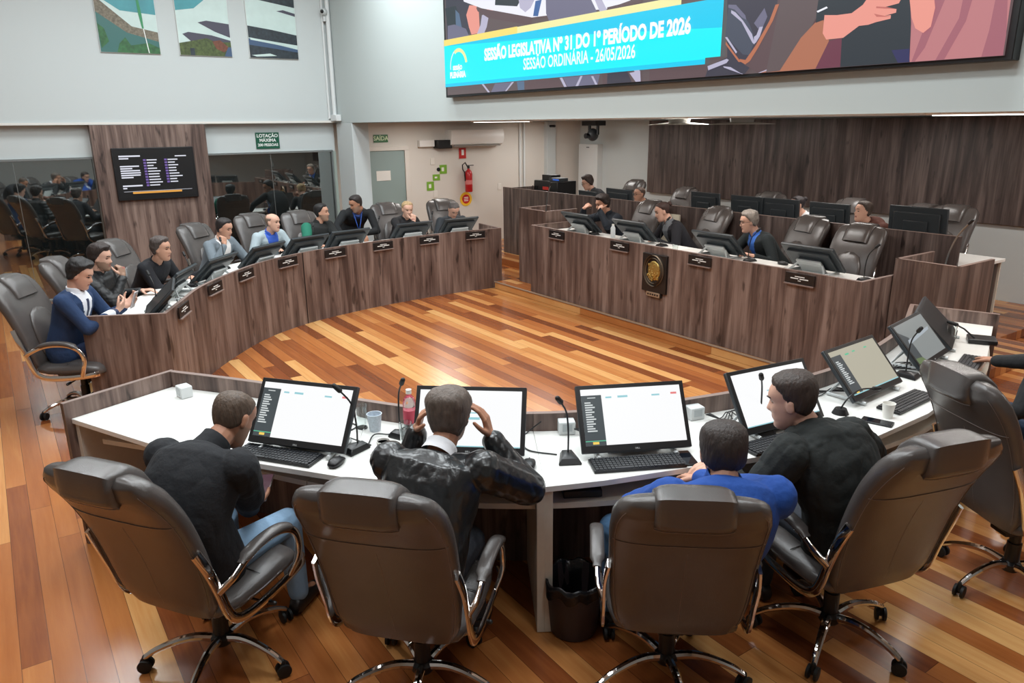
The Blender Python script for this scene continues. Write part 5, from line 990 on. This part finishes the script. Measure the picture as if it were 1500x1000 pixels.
LEA = mat('black_jacket_leather', (26, 28, 30), .30, spec=.6, bump=.35, bscale=26, coat=.15)
U0 = (0, 0, 1); D0 = (0, 0, -1)
# near row ---------------------------------------------------------
def phone_at(name, c, d, up, label):
    e = empty(name, c, label=label, cat='phone'); M = facing(d, up).to_4x4(); m = MB(); m.X = M; m.box((0, 0, 0), (.072, .150, .009)); m.build('case', mat('phone_case', (200, 190, 190), .4), e, .004); m = MB(); m.X = M; m.box((0, 0, .005), (.064, .140, .001)); m.build('screen', emis('phone_screen', (96, 70, 80), .8), e)
person((-3.09, .53, 0), (-3.13, .70, 1.10), 134, 118, 'man in a plain black zip jacket bending over a phone, jeans, shaved head', SKIN2, 'buzz', (84, 68, 56), (20, 22, 27), [(-3.44, .70, .58), (-3.29, .76, .57)], pitch=-34, legs=(128, 158, 186), near=2, twist=-8, nf=.115, nz=.085, pad=.026, s=1.0, colh=.062,
       elbows=[(0, -.3, -1), (-.1, .25, -1)], handdir=[(-.3, .6, 0), (-.6, .3, .1)], handn=[(0, 0, 1), (0, 0, 1)], curl=(.5, .5), disp=(.010, 7, (1, 1, .6)), knees=[(-.15, .34, .50), (.17, .36, .50)], beard='stubble')
phone_at('mobile_phone', (-3.36, .85, .635), (.6, .75, .1), (-.6, .5, .5), 'mobile phone in the hand of the man in the black zip jacket')
person((-2.41, 1.18, 0), (-2.53, 1.42, 1.14), 133, 128, 'man in a shiny black leather jacket with grey brown hair, hands raised beside his face', SKIN2, 'layered', (96, 84, 76), (26, 28, 30), [(-2.72, 1.36, 1.02), (-2.47, 1.58, 1.02)], pitch=-8, near=2, shirt=(220, 220, 224), gloss=LEA,
       elbows=[(-.15, -.2, -1), (.5, .5, -.85)], handdir=[(.35, .1, .9), (-.15, -.15, 1)], handn=[(.7, .7, 0), (-.7, -.75, .1)], curl=(.5, .35), disp=(.010, 9, (1, 1, .45)), vfrac=(.03, .12, .05), pad=.032, nf=.07, nz=.115, s=1.0)
person((-1.80, 2.13, 0), (-1.68, 2.11, 1.095), 146, 140, 'man in a bright blue zip top, mostly hidden by his chair back', SKIN, 'short', (50, 40, 36), (20, 68, 146), [(-2.12, 2.12, .70), (-2.02, 2.38, .78)], pitch=-18, near=2, legs=(74, 110, 146), nf=.06, nz=.105, pad=.030, s=1.0, shirt=(200, 205, 215), vfrac=(.03, .05, .02), colh=.05, shirtcollar=False, pelvis=(0, .02, .60), disp=(.006, 8, (1, 1, .6)),
       elbows=[(-.9, -.3, -.7), (.6, .6, -.6)], knees=[(-.28, .36, .52), (.16, .40, .52)])
person((-1.61, 2.86, 0), (-1.785, 2.67, 1.15), 158, 205, 'man in a hooded black coat turning left towards his neighbour', SKINP, 'slick', (58, 46, 40), (22, 26, 25), [(-1.98, 2.52, .84), (-1.90, 3.0, .80)], pitch=-14, near=2, hood=True, s=1.02, pad=.03, nz=.12, nf=.06, colh=.05, twist=18, disp=(.015, 8, (1, 1, .7)),
       elbows=[(.1, -.6, -.8), (.2, .9, -.5)], handdir=[(-.5, -.8, -.15), (-.9, .2, 0)], handn=[D0, D0], curl=(.3, .3), pelvis=(0, -.06, .57))
person((-1.56, 4.88, 0), (-1.62, 4.86, 1.15), 168, 170, 'person at the right picture edge in a dark sweater reaching for a mouse', SKIN2, 'short', (50, 42, 38), (30, 30, 32), [(-1.74, 4.70, .60), (-2.00, 5.09, .815)], near=2, legs=(28, 44, 66), disp=(.006, 8, (1, 1, .6)),
       elbows=[(.2, -.8, -.6), (.3, .5, -.6)], handdir=[(-.8, .2, -.1), (-.85, .5, -.08)], handn=[D0, D0], curl=(.35, .28))
# far left row ---------------------------------------------------------
person((-6.92, .40, 0), (-6.83, .50, 1.17), 57, 62, 'man in a navy blue suit, white shirt and tie, looking down at a phone', SKINP, 'thick', (26, 22, 22), (28, 52, 88), [(-6.86, .78, .86), (-6.72, .70, .86)], pitch=-24, near=1, shirt=(226, 228, 234), tie=(36, 44, 74), legs=(26, 44, 78),
       handdir=[(-.1, .5, .35), (-.3, .5, .35)], handn=[(.6, -.3, .3), (-.6, .2, .5)], curl=(.5, .5), disp=(.005, 9, (1, 1, .6)), vfrac=(.03, .16, .3), knees=[(-.34, .30, .50), (-.06, .36, .50)])
phone_at('mobile_phone', (-6.84, .86, .915), (.8, -.5, 0), (.2, .3, .9), 'mobile phone held by the man in the blue suit')
person((-7.74, .74, 0), (-7.62, .74, 1.17), 60, 58, 'man in a quilted black jacket resting his fist on his mouth', SKINP, 'thick', (40, 28, 24), (24, 24, 26), [(-7.78, 1.05, .80), (-7.50, .88, 1.00)], pitch=-10, near=1, beard='stubble', handdir=[None, (-.15, .0, 1)], handn=[D0, (-.8, -.5, 0)], curl=(.3, 1.1), disp=(.009, 14, (.3, .3, 2.2)), rough=.5)
person((-8.45, 1.22, 0), (-8.10, 1.33, 1.13), 46, 52, 'curly grey haired man in a black sweater leaning forward on the desk', SKIN, 'wavy', (72, 62, 58), (22, 22, 28), [(-8.30, 1.72, .81), (-8.02, 1.48, .82)], pitch=-6, near=1, handdir=[None, (.6, .6, .3)], curl=(.4, .6), disp=(.005, 9, (1, 1, .6)))
person((-9.20, 2.08, 0), (-9.06, 2.19, 1.16), 36, 42, 'man in a grey blazer with his chin on his hand', SKIN, 'short', (34, 28, 28), (112, 122, 130), [(-8.98, 2.52, .81), (-8.86, 2.12, 1.00)], pitch=-16, near=1, shirt=(228, 222, 220), handdir=[(.8, .3, -.1), (-.25, .1, 1)], handn=[D0, (-.8, -.4, 0)], curl=(.3, 1.1), disp=(.005, 9, (1, 1, .6)), vfrac=(.03, .18, .34))
person((-9.66, 2.85, 0), (-9.50, 2.89, 1.13), 22, 40, 'balding man in a pale grey jacket and bright blue shirt', SKINP, 'balding', (120, 100, 86), (168, 182, 188), [(-9.35, 3.12, .81), (-9.28, 2.75, .81)], pitch=-4, near=1, shirt=(52, 92, 190), disp=(.005, 9, (1, 1, .6)), vfrac=(.03, .2, .24))
def green_patch(e, d):
    c = (d['sh'][1] + d['el'][1]) / 2
    MB().capsule(d['sh'][1] + Vector((.0, .0, .0)), d['sh'][1].lerp(d['el'][1], .75), .073, .062).build('green_sleeve', cloth('green_cloth', (30, 110, 88)), e, angle=180)
person((-9.72, 3.50, 0), (-9.72, 3.62, 1.18), 16, 52, 'man in a black jacket with green sleeve turning to the standing man', SKIN, 'short', (24, 20, 20), (28, 30, 30), [(-9.35, 3.72, .81), (-9.30, 3.42, .81)], near=1, beard='stubble', extra=green_patch)
person((-10.22, 4.22, 0), (-9.98, 4.22, 1.235), -20, 276, 'man standing in a black sweater with a blue lanyard, leaning over to his neighbour', SKIN2, 'short', (40, 32, 30), (20, 22, 25), [(-9.80, 4.24, .84), (-9.78, 3.92, .82)], pitch=-22, near=1, standing=True, pelvis=(0, -.12, .80), lanyard=True, shirt=(34, 60, 120), vfrac=(.03, .12, .3), beard='stubble',
       elbows=[(0, .5, -.3), (0, -.5, -.2)], handdir=[(.6, 0, -.8), (.5, -.3, -.7)])
person((-10.03, 4.90, 0), (-9.74, 4.90, 1.13), 0, -8, 'fair haired woman in black resting her chin on her hand', SKINP, 'bun', (176, 148, 108), (30, 28, 30), [(-9.55, 5.08, .81), (-9.52, 4.88, .98)], pitch=-14, near=1, woman=True, handdir=[(.4, -.5, 0), (-.2, .1, 1)], handn=[D0, (-.9, 0, 0)], curl=(.4, 1.0))
person((-9.93, 5.68, 0), (-9.60, 5.58, 1.09), -4, -10, 'man in dark grey bowing his head behind his monitor', SKINP, 'buzz', (92, 86, 84), (62, 68, 74), [(-9.5, 5.78, .81), (-9.48, 5.42, .81)], pitch=-42, near=1)
# dais ---------------------------------------------------------
person((-7.38, 6.86, .1), (-7.57, 6.68, 1.255), 262, 250, 'man in a dark navy top rubbing his eyes with both hands', SKIN, 'thick', (44, 34, 30), (28, 36, 46), [(-7.42, 6.50, 1.20), (-7.72, 6.48, 1.20)], pitch=-16, near=1, elbows=[(.6, -.4, -.6), (-.8, -.4, -.5)], handdir=[(-.35, .45, .45), (.35, .45, .45)], handn=[(-.3, .8, 0), (.3, .8, 0)], curl=(1.2, 1.2), disp=(.005, 9, (1, 1, .6)))
person((-6.30, 6.92, .1), (-6.50, 6.70, 1.25), 250, 236, 'woman in a black blazer and grey scarf reading at her monitor', SKINP, 'bun', (58, 38, 32), (28, 28, 34), [(-6.40, 6.52, .93), (-6.72, 6.55, .93)], pitch=-20, near=1, woman=True, shirt=(104, 108, 112), vfrac=(.03, .24, .32), handdir=[(-.5, -.3, -.1), (.1, -.6, -.1)])
person((-5.03, 6.95, .1), (-5.25, 6.74, 1.245), 250, 232, 'grey haired man in glasses, dark suit and bright blue shirt', SKINP, 'wavy', (138, 130, 122), (26, 34, 36), [(-4.98, 6.52, .93), (-5.42, 6.50, .93)], pitch=-12, near=1, glasses=True, shirt=(58, 110, 196), vfrac=(.03, .2, .3))
# second row ---------------------------------------------------------
person((-9.50, 8.55, .17), (-9.80, 8.30, 1.325), 255, 240, 'young man with dark hair and glasses beside the audio equipment', SKINP, 'thick', (52, 38, 32), (60, 62, 66), [(-9.7, 8.05, 1.0), (-9.3, 8.05, 1.0)], pitch=-20, glasses=True)
person((-8.45, 8.72, .1), (-8.60, 8.34, 1.215), 262, 256, 'man with reddish glasses in a dark jacket behind the dais', SKIN, 'buzz', (90, 72, 62), (44, 50, 58), [(-8.7, 8.1, 1.0), (-8.3, 8.1, 1.0)], pitch=-4, glasses=True)
person((-5.55, 8.65, .14), (-5.80, 8.36, 1.27), 258, 240, 'woman with dark pulled back hair hidden behind a counter monitor', SKINP, 'bun', (40, 32, 34), (226, 224, 224), [(-5.9, 8.1, 1.0), (-5.5, 8.1, 1.0)], pitch=-8, woman=True)
person((-4.68, 8.65, .14), (-4.90, 8.33, 1.27), 255, 240, 'man in a brown hoodie sitting behind the counter', SKINP, 'short', (70, 58, 50), (86, 48, 38), [(-5.0, 8.1, 1.0), (-4.6, 8.1, 1.0)], pitch=2, hood=True)
remesh_all()
